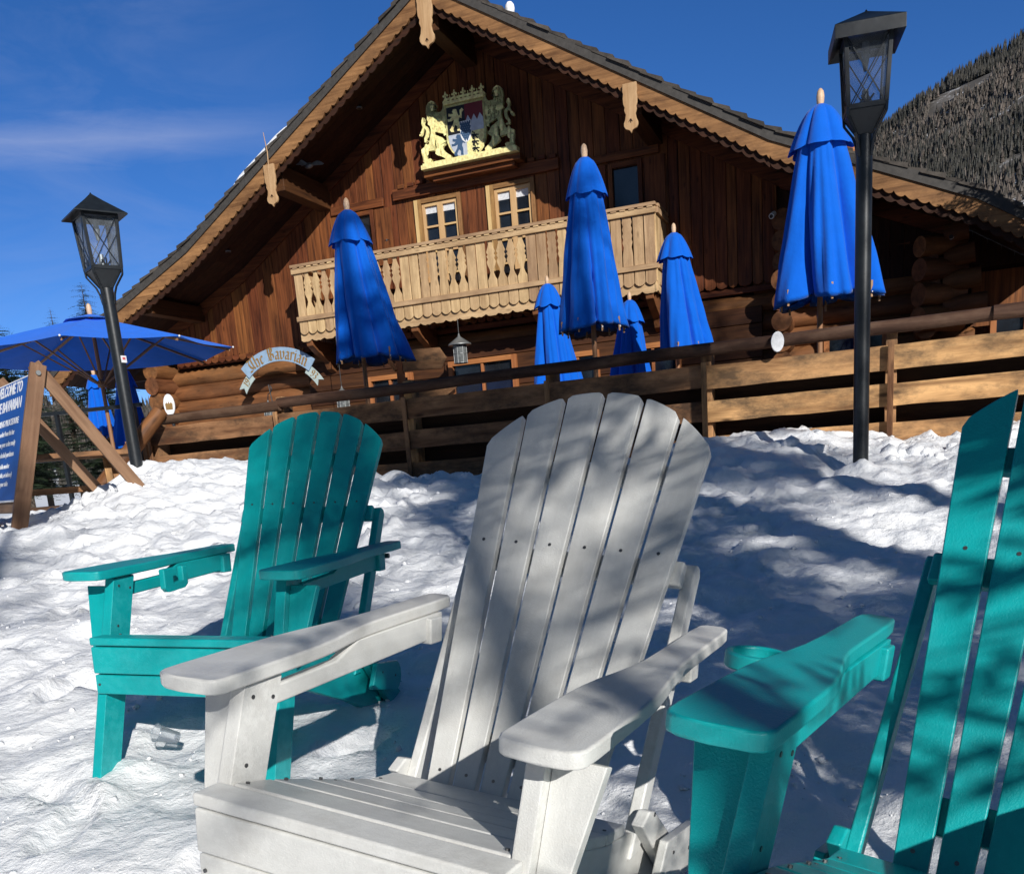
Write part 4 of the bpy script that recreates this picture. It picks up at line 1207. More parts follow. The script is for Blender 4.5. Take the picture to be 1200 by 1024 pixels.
mb.box((-.10, -.05, 6.17), (1.95, .10, .085)); mb.box((-2.55, -.05, 5.87), (1.15, .08, .15)); mb.box((2.75, -.05, 5.86), (1.15, .08, .13))
part(mb, 'window_header', 'siding', bevel=.008)
for xs_ in (-3.0, 2.2, 3.24, -2.03):
    mb = MB(26 + int(xs_)); mb.box((xs_, -.045, 5.27), (.35, .035, 1.0)); sh = part(mb, 'shutter', 'siding', bevel=.004)
mb = MB(27)
for (uu, zz) in ((-1.98, 5.2), (-2.98, 5.2)): mb.box((uu, -.068, zz), (.09, .006, .012)); mb.tube([(uu, -.07, zz - .02), (uu, -.07, zz + .02)], .006, 6)
part(mb, 'shutter_latch', 'metal', sh)

# ---- balcony
bal = CH
uL, uR, vB, zt = -3.60, 3.385, -.935, 4.83
mb = MB(30)
mb.box(((uL + uR) / 2, vB / 2, 3.70), (uR - uL - .06, -vB - .08, .06))
for k in range(12):
    uu = uL + .25 + (uR - uL - .5) * k / 11; mb.box((uu, vB / 2 - .02, 3.60), (.12, -vB - .12, .14))
part(mb, 'balcony_floor', 'barge')
mb = MB(31)
mb.box(((uL + uR) / 2, vB + .0, zt - .025), (uR - uL + .06, .15, .05)); mb.box((uR - .02, vB / 2 + .04, zt - .025), (.15, -vB - .08, .05)); mb.box((uL + .02, vB / 2 + .04, zt - .025), (.15, -vB - .08, .05))
mb.box(((uL + uR) / 2, vB - .030, zt - .115), (uR - uL + .05, .05, .09)); mb.box((uR + .035, vB / 2, zt - .115), (.05, -vB - .01, .09))
mb.box(((uL + uR) / 2, vB - .030, zt - .965), (uR - uL + .05, .045, .085)); mb.box((uR + .035, vB / 2, zt - .965), (.045, -vB - .01, .085))
mb.box((uL - .035, vB / 2, zt - .115), (.05, -vB - .01, .09)); mb.box((uL - .035, vB / 2, zt - .965), (.045, -vB - .01, .085))
br = part(mb, 'balcony_rail', 'balcony', bevel=.006)
mb = MB(32)
for k in range(46): uu = uL + .08 + k * .152; mb.box((uu, vB - .058, zt - .062), (.095, .02, .024))
part(mb, 'dentil_strip', 'balcony', br)
def half_profile(st_):
    # half width as a function of height measured from the top of the picket
    if st_ == 0: return [(.089, 0), (.089, .5), (.089, 1.0)]
    if st_ == 1: return [(.088, 0), (.088, .05), (.050, .10), (.038, .16), (.060, .23), (.087, .30), (.062, .34), (.087, .37), (.062, .42), (.085, .46), (.087, .48), (.074, .53), (.044, .60), (.034, .66), (.056, .73), (.089, .79), (.089, 1.0)]
    return [(.089, 0), (.089, .06), (.074, .12), (.086, .19), (.070, .25), (.087, .30), (.072, .36), (.088, .41), (.074, .47), (.088, .52), (.068, .60), (.080, .68), (.089, .76), (.089, 1.0)]
styles = []
pat = [0, 1, 1, 1, 1, 0, 0, 2, 2, 1, 1, 1, 0, 0, 2, 2, 2, 1, 1, 0]
n = 37; pit = (uR - uL) / n; styles = [pat[(k + 0) % len(pat)] for k in range(n)]; styles[-1] = 0; styles[-2] = 0; styles[0] = 0
mb = MB(33)
for k in range(n):
    uc = uL + pit * (k + .5); tot = 1.22; hp = half_profile(styles[k]); pp = [((w_ - .004) * pit / .188, .03 + f * .93) for w_, f in hp]
    right = [(w_, -f) for w_, f in pp] + [(.090 * pit / .188, -tot + .06), (.070, -tot + .028), (.035, -tot + .006), (0, -tot)]
    pts = right + [(-a, b) for a, b in right[-2::-1]]
    mb.prism([(a, b) for a, b in pts][::-1], (uc, vB + .018, zt - .03), UX, ZZ, 0, .028 + mb.r.uniform(0, .004), grain=1)
for k in range(4):
    vc = vB + .12 + .225 * k; hw = .105
    for uu in (uR + .0, uL - .0):
        pts = [(hw, 0), (hw, -1.16), (hw * .7, -1.20), (0, -1.22), (-hw * .7, -1.20), (-hw, -1.16), (-hw, 0)]
        mb.prism(pts[::-1], (uu - .01, vc, zt - .03), VY, ZZ, 0, .026, grain=1)
part(mb, 'picket', 'balcony', bevel=.004)
mb = MB(34)
pts = [(uR + .02, 3.66), (uL - .02, 3.66)]; m_ = 150
for k in range(m_ + 1):
    u_ = uL - .02 + (uR - uL + .04) * k / m_; pts.append((u_, 3.50 - .035 * abs(math.sin(PI * u_ / .26)) - .02 * abs(math.sin(PI * u_ / .13))))
mb.prism(pts, (0, vB + .06, 0), UX, ZZ, 0, .03)
pts = [(0, 3.66), (vB + .02, 3.66)]
for k in range(31):
    v_ = vB + .02 + (-vB) * k / 30; pts.append((v_, 3.50 - .035 * abs(math.sin(PI * v_ / .26))))
mb.prism(pts, (uR - .035, 0, 0), VY, ZZ, 0, .03)
part(mb, 'scalloped_apron', 'balcony')
for uu in (uL + .12, -1.2, 1.2, uR - .15):
    mb = MB(35); mb.prism([(0, 3.48), (vB + .06, 3.48), (vB + .08, 3.38), (vB + .30, 3.26), (-.30, 3.12), (-.22, 2.98), (0, 2.90)], (uu - .07, 0, 0), VY, ZZ, 0, .14); part(mb, 'balcony_bracket', 'log', bevel=.01)

# ---- log ground floor
mb = MB(40); rr = random.Random(3)
RL = .175; z = .85 + RL; row = 0
def log_(mb, p0, p1, r, seed):
    p0 = V(p0); p1 = V(p1); n = max(3, int((p1 - p0).length / .5)); pts = []; rs_ = []
    for k in range(n + 1):
        q = p0.lerp(p1, k / n); pts.append(q + V((0, .018 * noise.noise(V((k * .5, seed, 1))), .014 * noise.noise(V((k * .5, seed, 6)))))); rs_.append(r * (1 + .10 * noise.noise(V((k * .6, seed, 3)))))
    mb.tube(pts, rs_, 18, tint=rr.uniform(.2, 1))
ends = []
zlist = []
while z < 3.45:
    zlist.append((z, row)); z += RL * 1.78; row += 1
for (z, row) in zlist:
    L0 = -8.22 - rr.uniform(-.12, .15); L1 = 8.15 + rr.uniform(-.15, .2)
    log_(mb, (L0, .20, z), (L1, .20, z), RL * rr.uniform(.92, 1.06), row)
part(mb, 'log_wall', 'log', smooth=True, angle=50)
# side walls whose log ends cross the front wall
for ux in (-7.72, 7.55):
    mb = MB(41)
    for (z, row) in zlist + [(zlist[-1][0] + RL * 1.78, 99)]:
        log_(mb, (ux, -.42 - rr.uniform(-.08, .12), z - RL * .85), (ux, 10.3, z - RL * .85), RL * rr.uniform(.92, 1.1), row + 30)
    part(mb, 'side_log_wall', 'log', smooth=True, angle=50)
mb = MB(42)                               # inner partition at the right, reaching the roof
zz_ = .85 + RL * .3; k = 0
while zz_ < 4.45:
    log_(mb, (5.36, -.50 - rr.uniform(-.10, .14), zz_), (5.36, 1.0, zz_), RL * rr.uniform(.85, 1.02), 60 + k); zz_ += RL * 1.8; k += 1
part(mb, 'partition_log', 'log', smooth=True, angle=50)
mb = MB(43)                               # logs of the raised right part above the ground floor
zz_ = 3.50; k = 0
while zz_ < 5.0:
    ue = 7.3 if zz_ < 4.2 else 6.4
    log_(mb, (5.36 - rr.uniform(.35, .6), .24, zz_), (ue + rr.uniform(0, .2), .24, zz_), RL, 90 + k); zz_ += RL * 1.78; k += 1
part(mb, 'upper_log_wall', 'log', smooth=True, angle=50)
# long protruding stubs at the right corner, cut at random lengths
mb = MB(44)
for i, z in enumerate((2.55, 2.92, 3.28, 3.62)):
    log_(mb, (7.42, -.66 + .05 * (i % 2), z), (8.05, -.16, z + .01), RL * (1.08 - .07 * i), 120 + i)
    log_(mb, (7.80, -.34, z + .16), (8.42 - .10 * i, -.40, z + .19), RL * .86, 130 + i)
part(mb, 'corner_stub', 'log', smooth=True, angle=50)
mb = MB(45); mb.box((-4.55, .05, 3.455), (5.7, .10, .10)); mb.box((.9, .06, 3.44), (9.0, .08, .10))
part(mb, 'belt_board', 'siding', bevel=.006)
mb = MB(451)
u = -7.3
while u < -3.3:
    mb.prism([(u, 3.52), (u, 3.47), (u + .02, 3.435), (u + .085, 3.405), (u + .15, 3.435), (u + .17, 3.47), (u + .17, 3.52)][::-1], (0, -.075, 0), UX, ZZ, 0, .022); u += .178
part(mb, 'scalloped_skirt', 'siding')
# hewn beam where the ground floor is flat-planked under the sign and balcony
mb = MB(46)
for k in range(8):
    mb.box((.45, -.02, 1.05 + k * .28), (9.1, .09, .272))
part(mb, 'hewn_plank_wall', 'purlin', bevel=.012)  # dark beam colour stands in for tree shade on this wall
# ground-floor windows and doors
for (a, b, c, d) in ((-2.7, -1.7, 1.65, 2.75), (-.9, .5, 1.0, 2.85), (1.3, 2.1, 1.65, 2.75), (2.6, 3.6, 1.65, 2.75), (6.0, 7.0, 1.6, 2.6), (8.5, 9.5, 1.7, 2.6)):
    mb = MB(50); fw = .09
    mb.box((a + fw / 2, -.10, (c + d) / 2), (fw, .12, d - c)); mb.box((b - fw / 2, -.10, (c + d) / 2), (fw, .12, d - c)); mb.box(((a + b) / 2, -.10, d - fw / 2), (b - a - 2 * fw, .12, fw)); mb.box(((a + b) / 2, -.10, c + fw / 2), (b - a - 2 * fw, .12, fw)); mb.box(((a + b) / 2, -.10, (c + d) / 2), (.05, .08, d - c - 2 * fw))
    wf = part(mb, 'window', 'orange_wood', bevel=.004)
    mb = MB(51); mb.box(((a + b) / 2, -.075, (c + d) / 2), (b - a - 2 * fw, .006, d - c - 2 * fw)); part(mb, 'pane', 'window_glass', wf)
mb = MB(52); mb.box((9.2, .3, 2.05), (1.9, .12, 2.4)); part(mb, 'wall_extension', 'siding')
mb = MB(531); u = 5.25
while u < 9.1:
    u2 = min(9.1, u + mb.r.uniform(.16, .24)); mb.prism([(u + .004, 3.30), (u2 - .004, 3.30), (u2 - .004, roofz(u2) - .215), (u + .004, roofz(u) - .215)], (0, .10, 0), UX, ZZ, 0, .04, grain=1); u = u2
part(mb, 'eave_infill', 'siding_dark')
mb = MB(53); mb.prism([(-9.1, 3.3), (-7.2, 3.3), (-7.2, 4.15)], (0, .3, 0), UX, ZZ, 0, .06); part(mb, 'gable_infill', 'siding_dark')
# soffit downlights
mb = MB(54)
for (uu, vv) in ((-1.84, -.9), (-5.03, -.9)):
    mb.tube([(uu, vv, roofz(uu) - .21), (uu, vv, roofz(uu) - .232)], .055, 16)
dl = part(mb, 'downlight', 'grey_metal')
mb = MB(55)
for (uu, vv) in ((-1.84, -.9), (-5.03, -.9)): mb.tube([(uu, vv, roofz(uu) - .2335), (uu, vv, roofz(uu) - .236)], .036, 16)
part(mb, 'downlight_lens', 'black', dl)
# stone-and-timber chimney on the right slope, snow caught on the left slope
mb = MB(56); cu_, cv_ = 6.6, 8.0
mb.box((6.35, 7.4, 5.7), (.62, .62, 2.6)); mb.box((6.35, 7.4, 7.05), (.74, .74, .10)); mb.tube([(6.28, 7.4, 7.08), (6.28, 7.4, 7.3)], .15, 14); part(mb, 'chimney', 'orange_wood', roof, bevel=.01)
mb = MB(57); nU, nV = 34, 22
vs = []; fs = []
for j in range(nV + 1):
    for i in range(nU + 1):
        u_ = -4.30 + (1.65) * i / nU; v_ = VF + .02 + 3.4 * j / nV
        e = min(i / 7, (nU - i) / 5, 1) * min(1, (j + 1.2) / 3) * min(1, (nV - j) / 5)
        h_ = .17 * max(0, e) ** .6 * (1 + .35 * noise.noise(V((u_ * 2.5, v_ * 2, 1)))) * (.45 + .7 * (1 - abs(i / nU - .4)))
        vs.append((u_, v_, roofz(u_) - .03 + h_))
for j in range(nV):
    for i in range(nU):
        a = j * (nU + 1) + i; fs.append((a, a + 1, a + nU + 2, a + nU + 1))
b0 = len(vs)
for i in range(nU + 1): u_, v_, z_ = vs[i]; vs.append((u_, v_, roofz(u_) - .06))
for i in range(nU): fs.append((b0 + i, b0 + i + 1, i + 1, i))
mb.add(vs, fs, None, .5); o = part(mb, 'roof_snow', 'snow', smooth=True, angle=180)
mb = MB(58); mb.ball((1.30, VF + .35, 7.86), .10, 10, sz=(.8, .8, 1.1)); part(mb, 'roof_snow', 'snow', smooth=True, angle=180)
mb = MB(59); mb.tube([(-3.27, VF - .05, 6.10), (-3.24, VF - .06, 6.5), (-3.28, VF - .05, 6.82)], [.011, .009, .005], 6); part(mb, 'wire_stub', 'carved')

def chalet_thing(name, label, cat, u, v, z, rotz=0, group=None):
    p = CO + V((math.cos(PSI), -math.sin(PSI), 0)) * u + V((math.sin(PSI), math.cos(PSI), 0)) * v + V((0, 0, z))
    return empty(name, label, cat, p, (0, 0, -PSI + rotz), group)
# ---- gilded coat of arms
cr = chalet_thing('coat_of_arms', 'gilded carved coat of arms with two lions on the gable wall', 'coat of arms', -.01, -.40, 6.185)
mb = MB(0); mb.box((.02, .185, -.105), (1.88, .38, .10)); mb.box((.02, .22, -.185), (1.6, .30, .07)); mb.build('shelf', M['siding'], cr, bevel=.008)
LION = [(0.51,7.31),(0.45,7.28),(0.42,7.23),(0.41,7.2),(0.44,7.16),(0.42,7.14),(0.44,7.1),(0.39,7.1),(0.34,7.1),(0.3,7.14),(0.28,7.2),(0.29,7.24),(0.26,7.27),(0.23,7.27),(0.2,7.25),(0.22,7.2),(0.24,7.16),(0.27,7.1),(0.28,7.05),(0.26,6.98),(0.24,6.93),(0.27,6.89),(0.29,6.85),(0.27,6.82),(0.23,6.82),(0.21,6.83),(0.21,6.79),(0.22,6.75),(0.27,6.72),(0.31,6.71),(0.32,6.75),(0.38,6.77),(0.46,6.8),(0.48,6.8),(0.49,6.76),(0.43,6.73),(0.35,6.69),(0.3,6.62),(0.28,6.64),(0.27,6.61),(0.3,6.58),(0.35,6.55),(0.36,6.51),(0.32,6.46),(0.26,6.41),(0.21,6.38),(0.21,6.33),(0.27,6.31),(0.31,6.32),(0.34,6.36),(0.41,6.4),(0.48,6.43),(0.51,6.46),(0.49,6.52),(0.47,6.56),(0.47,6.64),(0.49,6.68),(0.52,6.63),(0.51,6.56),(0.52,6.51),(0.57,6.52),(0.62,6.52),(0.66,6.53),(0.69,6.48),(0.68,6.39),(0.62,6.4),(0.59,6.38),(0.61,6.33),(0.66,6.31),(0.7,6.29),(0.73,6.33),(0.76,6.36),(0.76,6.42),(0.78,6.51),(0.78,6.57),(0.74,6.59),(0.66,6.61),(0.62,6.64),(0.6,6.69),(0.59,6.73),(0.57,6.79),(0.56,6.85),(0.57,6.91),(0.61,6.95),(0.6,6.99),(0.62,7.02),(0.61,7.08),(0.63,7.13),(0.62,7.19),(0.61,7.24),(0.57,7.28)]
TAIL = [(0.62,6.69),(0.67,6.66),(0.71,6.68),(0.71,6.74),(0.68,6.79),(0.66,6.85),(0.68,6.91),(0.72,6.87),(0.73,6.82),(0.77,6.79),(0.8,6.8),(0.79,6.84),(0.77,6.85),(0.74,6.89),(0.72,6.93),(0.74,6.98),(0.73,7.04),(0.71,7.08),(0.68,7.07),(0.66,7.02),(0.69,6.98),(0.67,6.94),(0.63,6.92),(0.61,6.89),(0.61,6.83),(0.63,6.77),(0.67,6.73),(0.67,6.7),(0.64,6.7)]
def C_(p): return (p[0] + .12, p[1] - 6.27)
for sg_ in (1, -1):
    mb = MB(1)
    for poly, d in ((LION, .05), (TAIL, .035)):
        pts = [(sg_ * C_(p)[0], C_(p)[1]) for p in poly]
        mb.prism(pts, (0, 0, 0), UX, ZZ, -.01, d)
    # carved mane and muscle ridges
    q = random.Random(4)
    for k in range(46):
        x = q.uniform(.40, .70); z_ = q.uniform(.50, 1.0)
        if not (.44 < x < .70 and z_ > .50): continue
        if z_ > .80 and x < .56: continue
        if z_ < .60 and x > .64: continue
        mb.ball((sg_ * x, -.05, z_), .022, 6, sz=(.8, .7, 1.6))
    for (x, z_, r1_, r2_) in ((.67, .42, .05, .11), (.56, .36, .05, .11), (.80, .28, .045, .10), (.62, .93, .055, .06), (.50, .20, .035, .09), (.86, .18, .03, .08)):
        mb.ball((sg_ * x, -.042, z_), 1, 10, sz=(r1_, .022, r2_))
    lion = mb.build('lion', M['gold'], cr, bevel=.006)
    mb = MB(2); mb.box((sg_ * .575, -.078, .955), (.018, .012, .012)); mb.box((sg_ * .545, -.06, .895), (.03, .02, .010)); mb.build('lion_face', M['black'], lion)
# shield
def shield(w_, h_, top, n=14):
    pts = [(-w_, top), (-w_, top - h_ * .55)]
    for k in range(n + 1):
        a = PI + PI * k / n; pts.append((w_ * math.cos(a), top - h_ * .55 + (h_ * .45) * math.sin(a)))
    return pts[:2] + pts[2:] + [(w_, top)]
mb = MB(3); mb.prism(shield(.385, .89, .895), (0, 0, 0), UX, ZZ, 0, .055); sh_ = mb.build('shield', M['gold'], cr, bevel=.01)
def field(name, mat, pts, d, parent=sh_):
    mb = MB(4); mb.prism(pts if sum(pts[i][0] * pts[(i + 1) % len(pts)][1] - pts[(i + 1) % len(pts)][0] * pts[i][1] for i in range(len(pts))) > 0 else pts[::-1], (0, 0, 0), UX, ZZ, .05, d)
    return mb.build(name, M[mat], parent)
w_ = .345; T_ = .86; mid_ = .42
low = shield(w_, .84, T_)
def clip_low(sx):
    pts = [(0, mid_), (sx * w_, mid_), (sx * w_, T_ - .84 * .55)]
    for k in range(1, 8):
        a = (PI / 2) * k / 7; pts.append((sx * w_ * math.cos(a), T_ - .84 * .55 - .84 * .45 * math.sin(a)))
    return pts
field('black_quarter', 'black', [(-w_, mid_), (0, mid_), (0, T_), (-w_, T_)], .060)
field('red_quarter', 'red', [(0, mid_), (w_, mid_), (w_, T_), (0, T_)], .060)
field('silver_quarter', 'silver', clip_low(-1), .060)
field('gold_quarter', 'gold', clip_low(1), .061)
pk = [(0, mid_), (w_, mid_), (w_, .60), (w_ * 5 / 6, .68), (w_ * 2 / 3, .58), (w_ / 2, .68), (w_ / 3, .58), (w_ / 6, .68), (0, .58)]
field('silver_rake', 'silver', pk, .064)
def beast(cx_, cz, s, mat, d, flip=1, lean=0):
    pts = [(-.5, -.9), (-.2, -.95), (-.25, -.7), (.0, -.35), (.2, -.55), (.15, -.9), (.45, -.95), (.42, -.75), (.45, -.4), (.35, -.05), (.45, .2), (.7, .1), (.75, .6), (.95, .75), (.8, .95), (.55, .8), (.55, .4), (.40, .35), (.30, .60), (.20, .95), (-.12, 1.0), (-.25, .78), (-.12, .62), (-.35, .62), (-.62, .70), (-.65, .48), (-.30, .38), (-.55, .20), (-.78, .25), (-.75, .02), (-.40, .02), (-.10, .10), (-.2, -.2), (-.42, -.5), (-.62, -.7)]
    c_, s_ = math.cos(lean), math.sin(lean)
    field('heraldic_beast', mat, [(cx_ + flip * s * (a * c_ - b * s_), cz + s * (a * s_ + b * c_)) for a, b in pts][::1], d)
beast(-.19, .635, .185, 'gold', .066)
beast(-.155, .235, .175, 'shblue', .066)
for k in range(3): beast(.165, .335 - .105 * k, .072, 'black', .066, 1, 1.3)
ins = [(a, b + .43) for a, b in shield(.105, .34, .17)]
field('inescutcheon', 'paper', ins, .069)
mb = MB(6)
for i in range(-4, 5):
    for j in range(-4, 6):
        cx_ = i * .042 + (j % 2) * .021; cz = .43 + j * .036 - .01
        if abs(cx_) < .085 and .30 < cz < .575 and not (cz < .36 and abs(cx_) > .055):
            mb.prism([(cx_ - .021, cz - .010), (cx_ + .004, cz - .036), (cx_ + .021, cz + .010), (cx_ - .004, cz + .036)], (0, 0, 0), UX, ZZ, .0695, .0715)
mb.build('lozenges', M['shblue'], sh_)
# crown
mb = MB(7); mb.box((0, -.045, .935), (.76, .06, .05)); mb.box((0, -.045, 1.0), (.74, .04, .03))
for k in range(9):
    x = -.33 + .0825 * k; mb.box((x, -.045, .97), (.045, .03, .04)) if k < 99 else None
for k in range(5):
    x = -.345 + .1725 * k
    mb.prism([(-.022, 0), (.022, 0), (.010, .06), (-.010, .06)], (x, -.03, 1.0), UX, ZZ, 0, .03)
    for (dx, dz, r_) in ((0, .085, .024), (-.036, .06, .020), (.036, .06, .020), (0, .115, .015)): mb.ball((x + dx, -.045, 1.0 + dz), r_, 8, sz=(1, .7, 1))
    if k < 4: mb.prism([(-.012, 0), (.012, 0), (.003, .045), (-.003, .045)], (x + .086, -.03, 1.0), UX, ZZ, 0, .025); mb.ball((x + .086, -.045, 1.055), .012, 6)
mb.build('crown', M['gold'], cr, bevel=.003)
mb = MB(8); mb.box((.02, -.05, -.015), (1.86, .14, .075)); mb.box((.02, -.05, .035), (1.80, .11, .03)); mb.build('plinth', M['gold'], cr, bevel=.005)

# ---- "The Bavarian" banner
bs = chalet_thing('banner_sign', 'curved pale blue banner sign with gold blackletter hanging left of the balcony', 'sign', -4.47, -.55, 2.11)
bs.scale = (.93, .93, .93)
RC = 1.21
def arcpt(a, r): return (r * math.sin(a), r * math.cos(a))
def band(a0, a1, r0, r1, d0, d1, name, mat, fork=0):
    n = 18; pts = [arcpt(a0 + (a1 - a0) * k / n, r1) for k in range(n + 1)]
    if fork > 0: pts.append(arcpt(a1 - .07, (r0 + r1) / 2))
    pts += [arcpt(a1 + (a0 - a1) * k / n, r0) for k in range(n + 1)]
    if fork < 0: pts.append(arcpt(a0 + .07, (r0 + r1) / 2))
    mb = MB(1); mb.prism(pts[::-1], (0, 0, 0), UX, ZZ, d0, d1); return mb.build(name, M[mat], bs, bevel=.004)
band(R(-40), R(40), RC - .015, RC + .27, 0, .03, 'main_band', 'banner')
band(R(-57), R(-36), RC - .11, RC + .09, -.03, -.005, 'tail_band', 'banner_end', -1)
band(R(36), R(57), RC - .11, RC + .09, -.03, -.005, 'tail_band', 'banner_end', 1)
G = {  # broad-nib strokes on a unit em
 'T': (.78, [[(.05, .80), (.20, .95), (.42, .90), (.74, .96)], [(.40, .90), (.28, .70), (.30, .40), (.46, .12), (.30, .02), (.06, .10)], [(.58, .88), (.58, .16), (.68, .05), (.78, .14)]]),
 'h': (.50, [[(.10, 1.0), (.10, .10), (.18, .02)], [(.10, .52), (.26, .64), (.38, .55), (.38, .08), (.28, -.12)]]),
 'e': (.42, [[(.12, .55), (.10, .14), (.22, .02), (.36, .12)], [(.12, .56), (.24, .64), (.34, .52), (.12, .34)]]),
 'B': (.74, [[(.06, .84), (.22, .96), (.24, .14), (.06, .04)], [(.22, .92), (.42, .98), (.58, .84), (.52, .62), (.28, .54)], [(.40, .54), (.62, .44), (.66, .18), (.46, .02), (.24, .10)], [(.42, .92), (.40, .10)]]),
 'a': (.46, [[(.10, .56), (.22, .64), (.34, .56), (.34, .10), (.42, .02)], [(.34, .36), (.14, .32), (.08, .14), (.20, .02), (.34, .12)]]),
 'v': (.46, [[(.06, .66), (.12, .56), (.12, .12), (.24, .02)], [(.24, .58), (.34, .64), (.40, .50), (.38, .18), (.24, .02)]]),
 'r': (.38, [[(.06, .60), (.14, .64), (.14, .02)], [(.14, .50), (.26, .66), (.36, .58)]]),
 'i': (.24, [[(.06, .60), (.13, .64), (.13, .08), (.20, .02)], [(.10, .84), (.16, .82)]]),
 'n': (.52, [[(.06, .60), (.13, .64), (.13, .06), (.20, .02)], [(.13, .50), (.30, .64), (.40, .54), (.40, .08), (.48, .02)]]),
 '1': (.36, [[(.08, .78), (.20, .92), (.20, .02)]]),
 '9': (.48, [[(.36, .62), (.20, .44), (.08, .60), (.10, .82), (.24, .94), (.38, .82), (.38, .30), (.20, .04), (.08, .10)]]),
 '3': (.46, [[(.08, .88), (.24, .94), (.36, .80), (.20, .56), (.38, .36), (.30, .10), (.08, .06)]]),
 ' ': (.26, [])}
def blackletter(word, size, a_c, r_b, name, d, mat='letter_gold'):
    tot = sum(G[c][0] for c in word) * size; a = a_c - tot / 2 / r_b
    mb = MB(2); nib = V((math.cos(R(38)), math.sin(R(38)))) * .078; kk = 0
    for c in word:
        w0, strokes = G[c]
        for st_ in strokes:
            kk += 1; dd = d + .0004 * (kk % 7)
            for p, q in zip(st_, st_[1:]):
                quad = [(p[0] - nib.x, p[1] - nib.y), (q[0] - nib.x, q[1] - nib.y), (q[0] + nib.x, q[1] + nib.y), (p[0] + nib.x, p[1] + nib.y)]
                out_ = []
                for x, y in quad:
                    aa = a + x * size / r_b; rr_ = r_b + y * size; out_.append((rr_ * math.sin(aa), rr_ * math.cos(aa)))
                ar = sum(out_[i][0] * out_[(i + 1) % 4][1] - out_[(i + 1) % 4][0] * out_[i][1] for i in range(4))
                if abs(ar) < 1e-7: continue
                dd += .00012
                mb.prism(out_ if ar > 0 else out_[::-1], (0, 0, 0), UX, ZZ, d - .001, dd + .003)
        a += w0 * size / r_b
    return mb.build(name, M[mat], bs)
blackletter('The Bavarian', .262, 0, RC + .018, 'lettering', .031)
blackletter('19', .17, R(-46), RC - .085, 'lettering', -.004)
blackletter('93', .17, R(46.5), RC - .085, 'lettering', -.004)
mb = MB(3)
for x in (-.55, .55): mb.tube([(x, .02, RC * math.cos(math.asin(x / RC)) + .2), (x, .15, 1.43)], .006, 6)
mb.build('hanger', M['metal'], bs)

# ---- lamps under the balcony and along the front
def porch(label, u, v, zc, s, chain, hook=False):
    t = chalet_thing('porch_lantern', label, 'lamp', u, v, zc, 0, 'grey hooded lanterns at the chalet front')
    mb = MB(1); mb.lathe([(.115 * s, -.22 * s), (.125 * s, -.20 * s), (.125 * s, .12 * s), (.10 * s, .14 * s)], n=16); mb.build('lamp_body', M['lampglass'], t, smooth=True, angle=40)
    mb = MB(2); mb.lathe([(.06 * s, .11 * s), (.215 * s, .10 * s), (.215 * s, .115 * s), (.03 * s, .245 * s), (.01, .30 * s)], n=20); mb.build('lamp_hood', M['grey_metal'], t, smooth=True, angle=40)
    mb = MB(3)
    for k in range(8):
        a = 2 * PI * k / 8; mb.tube([(.128 * s * math.cos(a), .128 * s * math.sin(a), -.22 * s), (.128 * s * math.cos(a), .128 * s * math.sin(a), .12 * s)], .005, 5)
    for z_ in (-.21, -.05, .11): mb.tube([(.129 * s * math.cos(a), .129 * s * math.sin(a), z_ * s) for a in np.linspace(0, 2 * PI, 17)], .006, 5, caps=False)
    mb.build('lamp_cage', M['grey_metal'], t)
    mb = MB(4)
    if hook:
        pts = [(0, 0, .29 * s)] + [(.12 * math.sin(a) , 0, .29 * s + .12 + .10 * (1 - math.cos(a)) ) for a in np.linspace(.2, 2.6, 8)] + [(.12, 0, .05), (.12, 0, -(zc - .85))]
        mb.tube(pts, .010, 6)
    else: mb.tube([(0, 0, .29 * s), (0, 0, chain)], .007, 6)
    mb.build('hanger', M['metal'], t)
porch('grey hooded lantern hanging below the middle of the balcony', -.30, -.90, 2.93, 1.0, .56)
porch('grey hooded lantern low behind the rail beneath the left closed umbrella', -2.86, -.90, 2.28, .95, 1.2)
porch('small hooded lantern on a curled hook beneath the banner sign', -4.55, -.95, 2.22, .8, .3, True)

# ---- security cameras, bird ornament
for (lab, u, v, z) in (('white security camera on the log end above the right umbrella', 5.24, -.45, 4.40), ('white security camera under the right end of the roof', 7.9, -.35, 3.72)):
    t = chalet_thing('security_camera', lab, 'camera', u, v, z, 0, None)
    mb = MB(1); mb.tube([(0, 0, .06), (-.03, -.14, .0)], .042, 12); mb.build('camera_body', M['paper'], t, smooth=True, angle=40)
    mb = MB(2); mb.tube([(-.0305, -.142, .0), (-.032, -.149, -.002)], .030, 12); mb.build('camera_lens', M['black'], t, smooth=True)
    mb = MB(3); mb.tube([(0, .02, .05), (.02, .12, .02), (.02, .16, -.10)], .014, 8); mb.build('camera_mount', M['paper'], t, smooth=True)
t = chalet_thing('bird_ornament', 'grey metal bird ornament hung under the left roof overhang', 'ornament', -2.95, -1.0, 6.44)
mb = MB(1)
mb.ball((0, 0, 0), 1, 10, sz=(.10, .05, .05)); mb.ball((-.13, 0, .045), .035, 8); mb.prism([(-.16, .04), (-.21, .03), (-.16, .055)], (0, 0, 0), UX, ZZ, -.01, .01)
mb.build('bird_body', M['grey_metal'], t, smooth=True)
for sg_ in (-1, 1):
    mb = MB(2)
    for k in range(7):
        a = R(10 + 13 * k) ; L = .26 - .018 * k
        mb.prism([(0, -.018), (L * .9, -.02), (L, .0), (L * .85, .016), (0, .018)], (sg_ * .01, sg_ * .03, .02), V((sg_ * math.cos(a * .7) * .9, sg_ * .5, .35 * math.sin(a))), V((0, 0, 1)).cross(V((sg_ * math.cos(a), sg_ * .5, 0))) * .0 + V((.1, .2, 1 - .1 * k)), -.003, .003)
    mb.build('wing', M['grey_metal'], t)

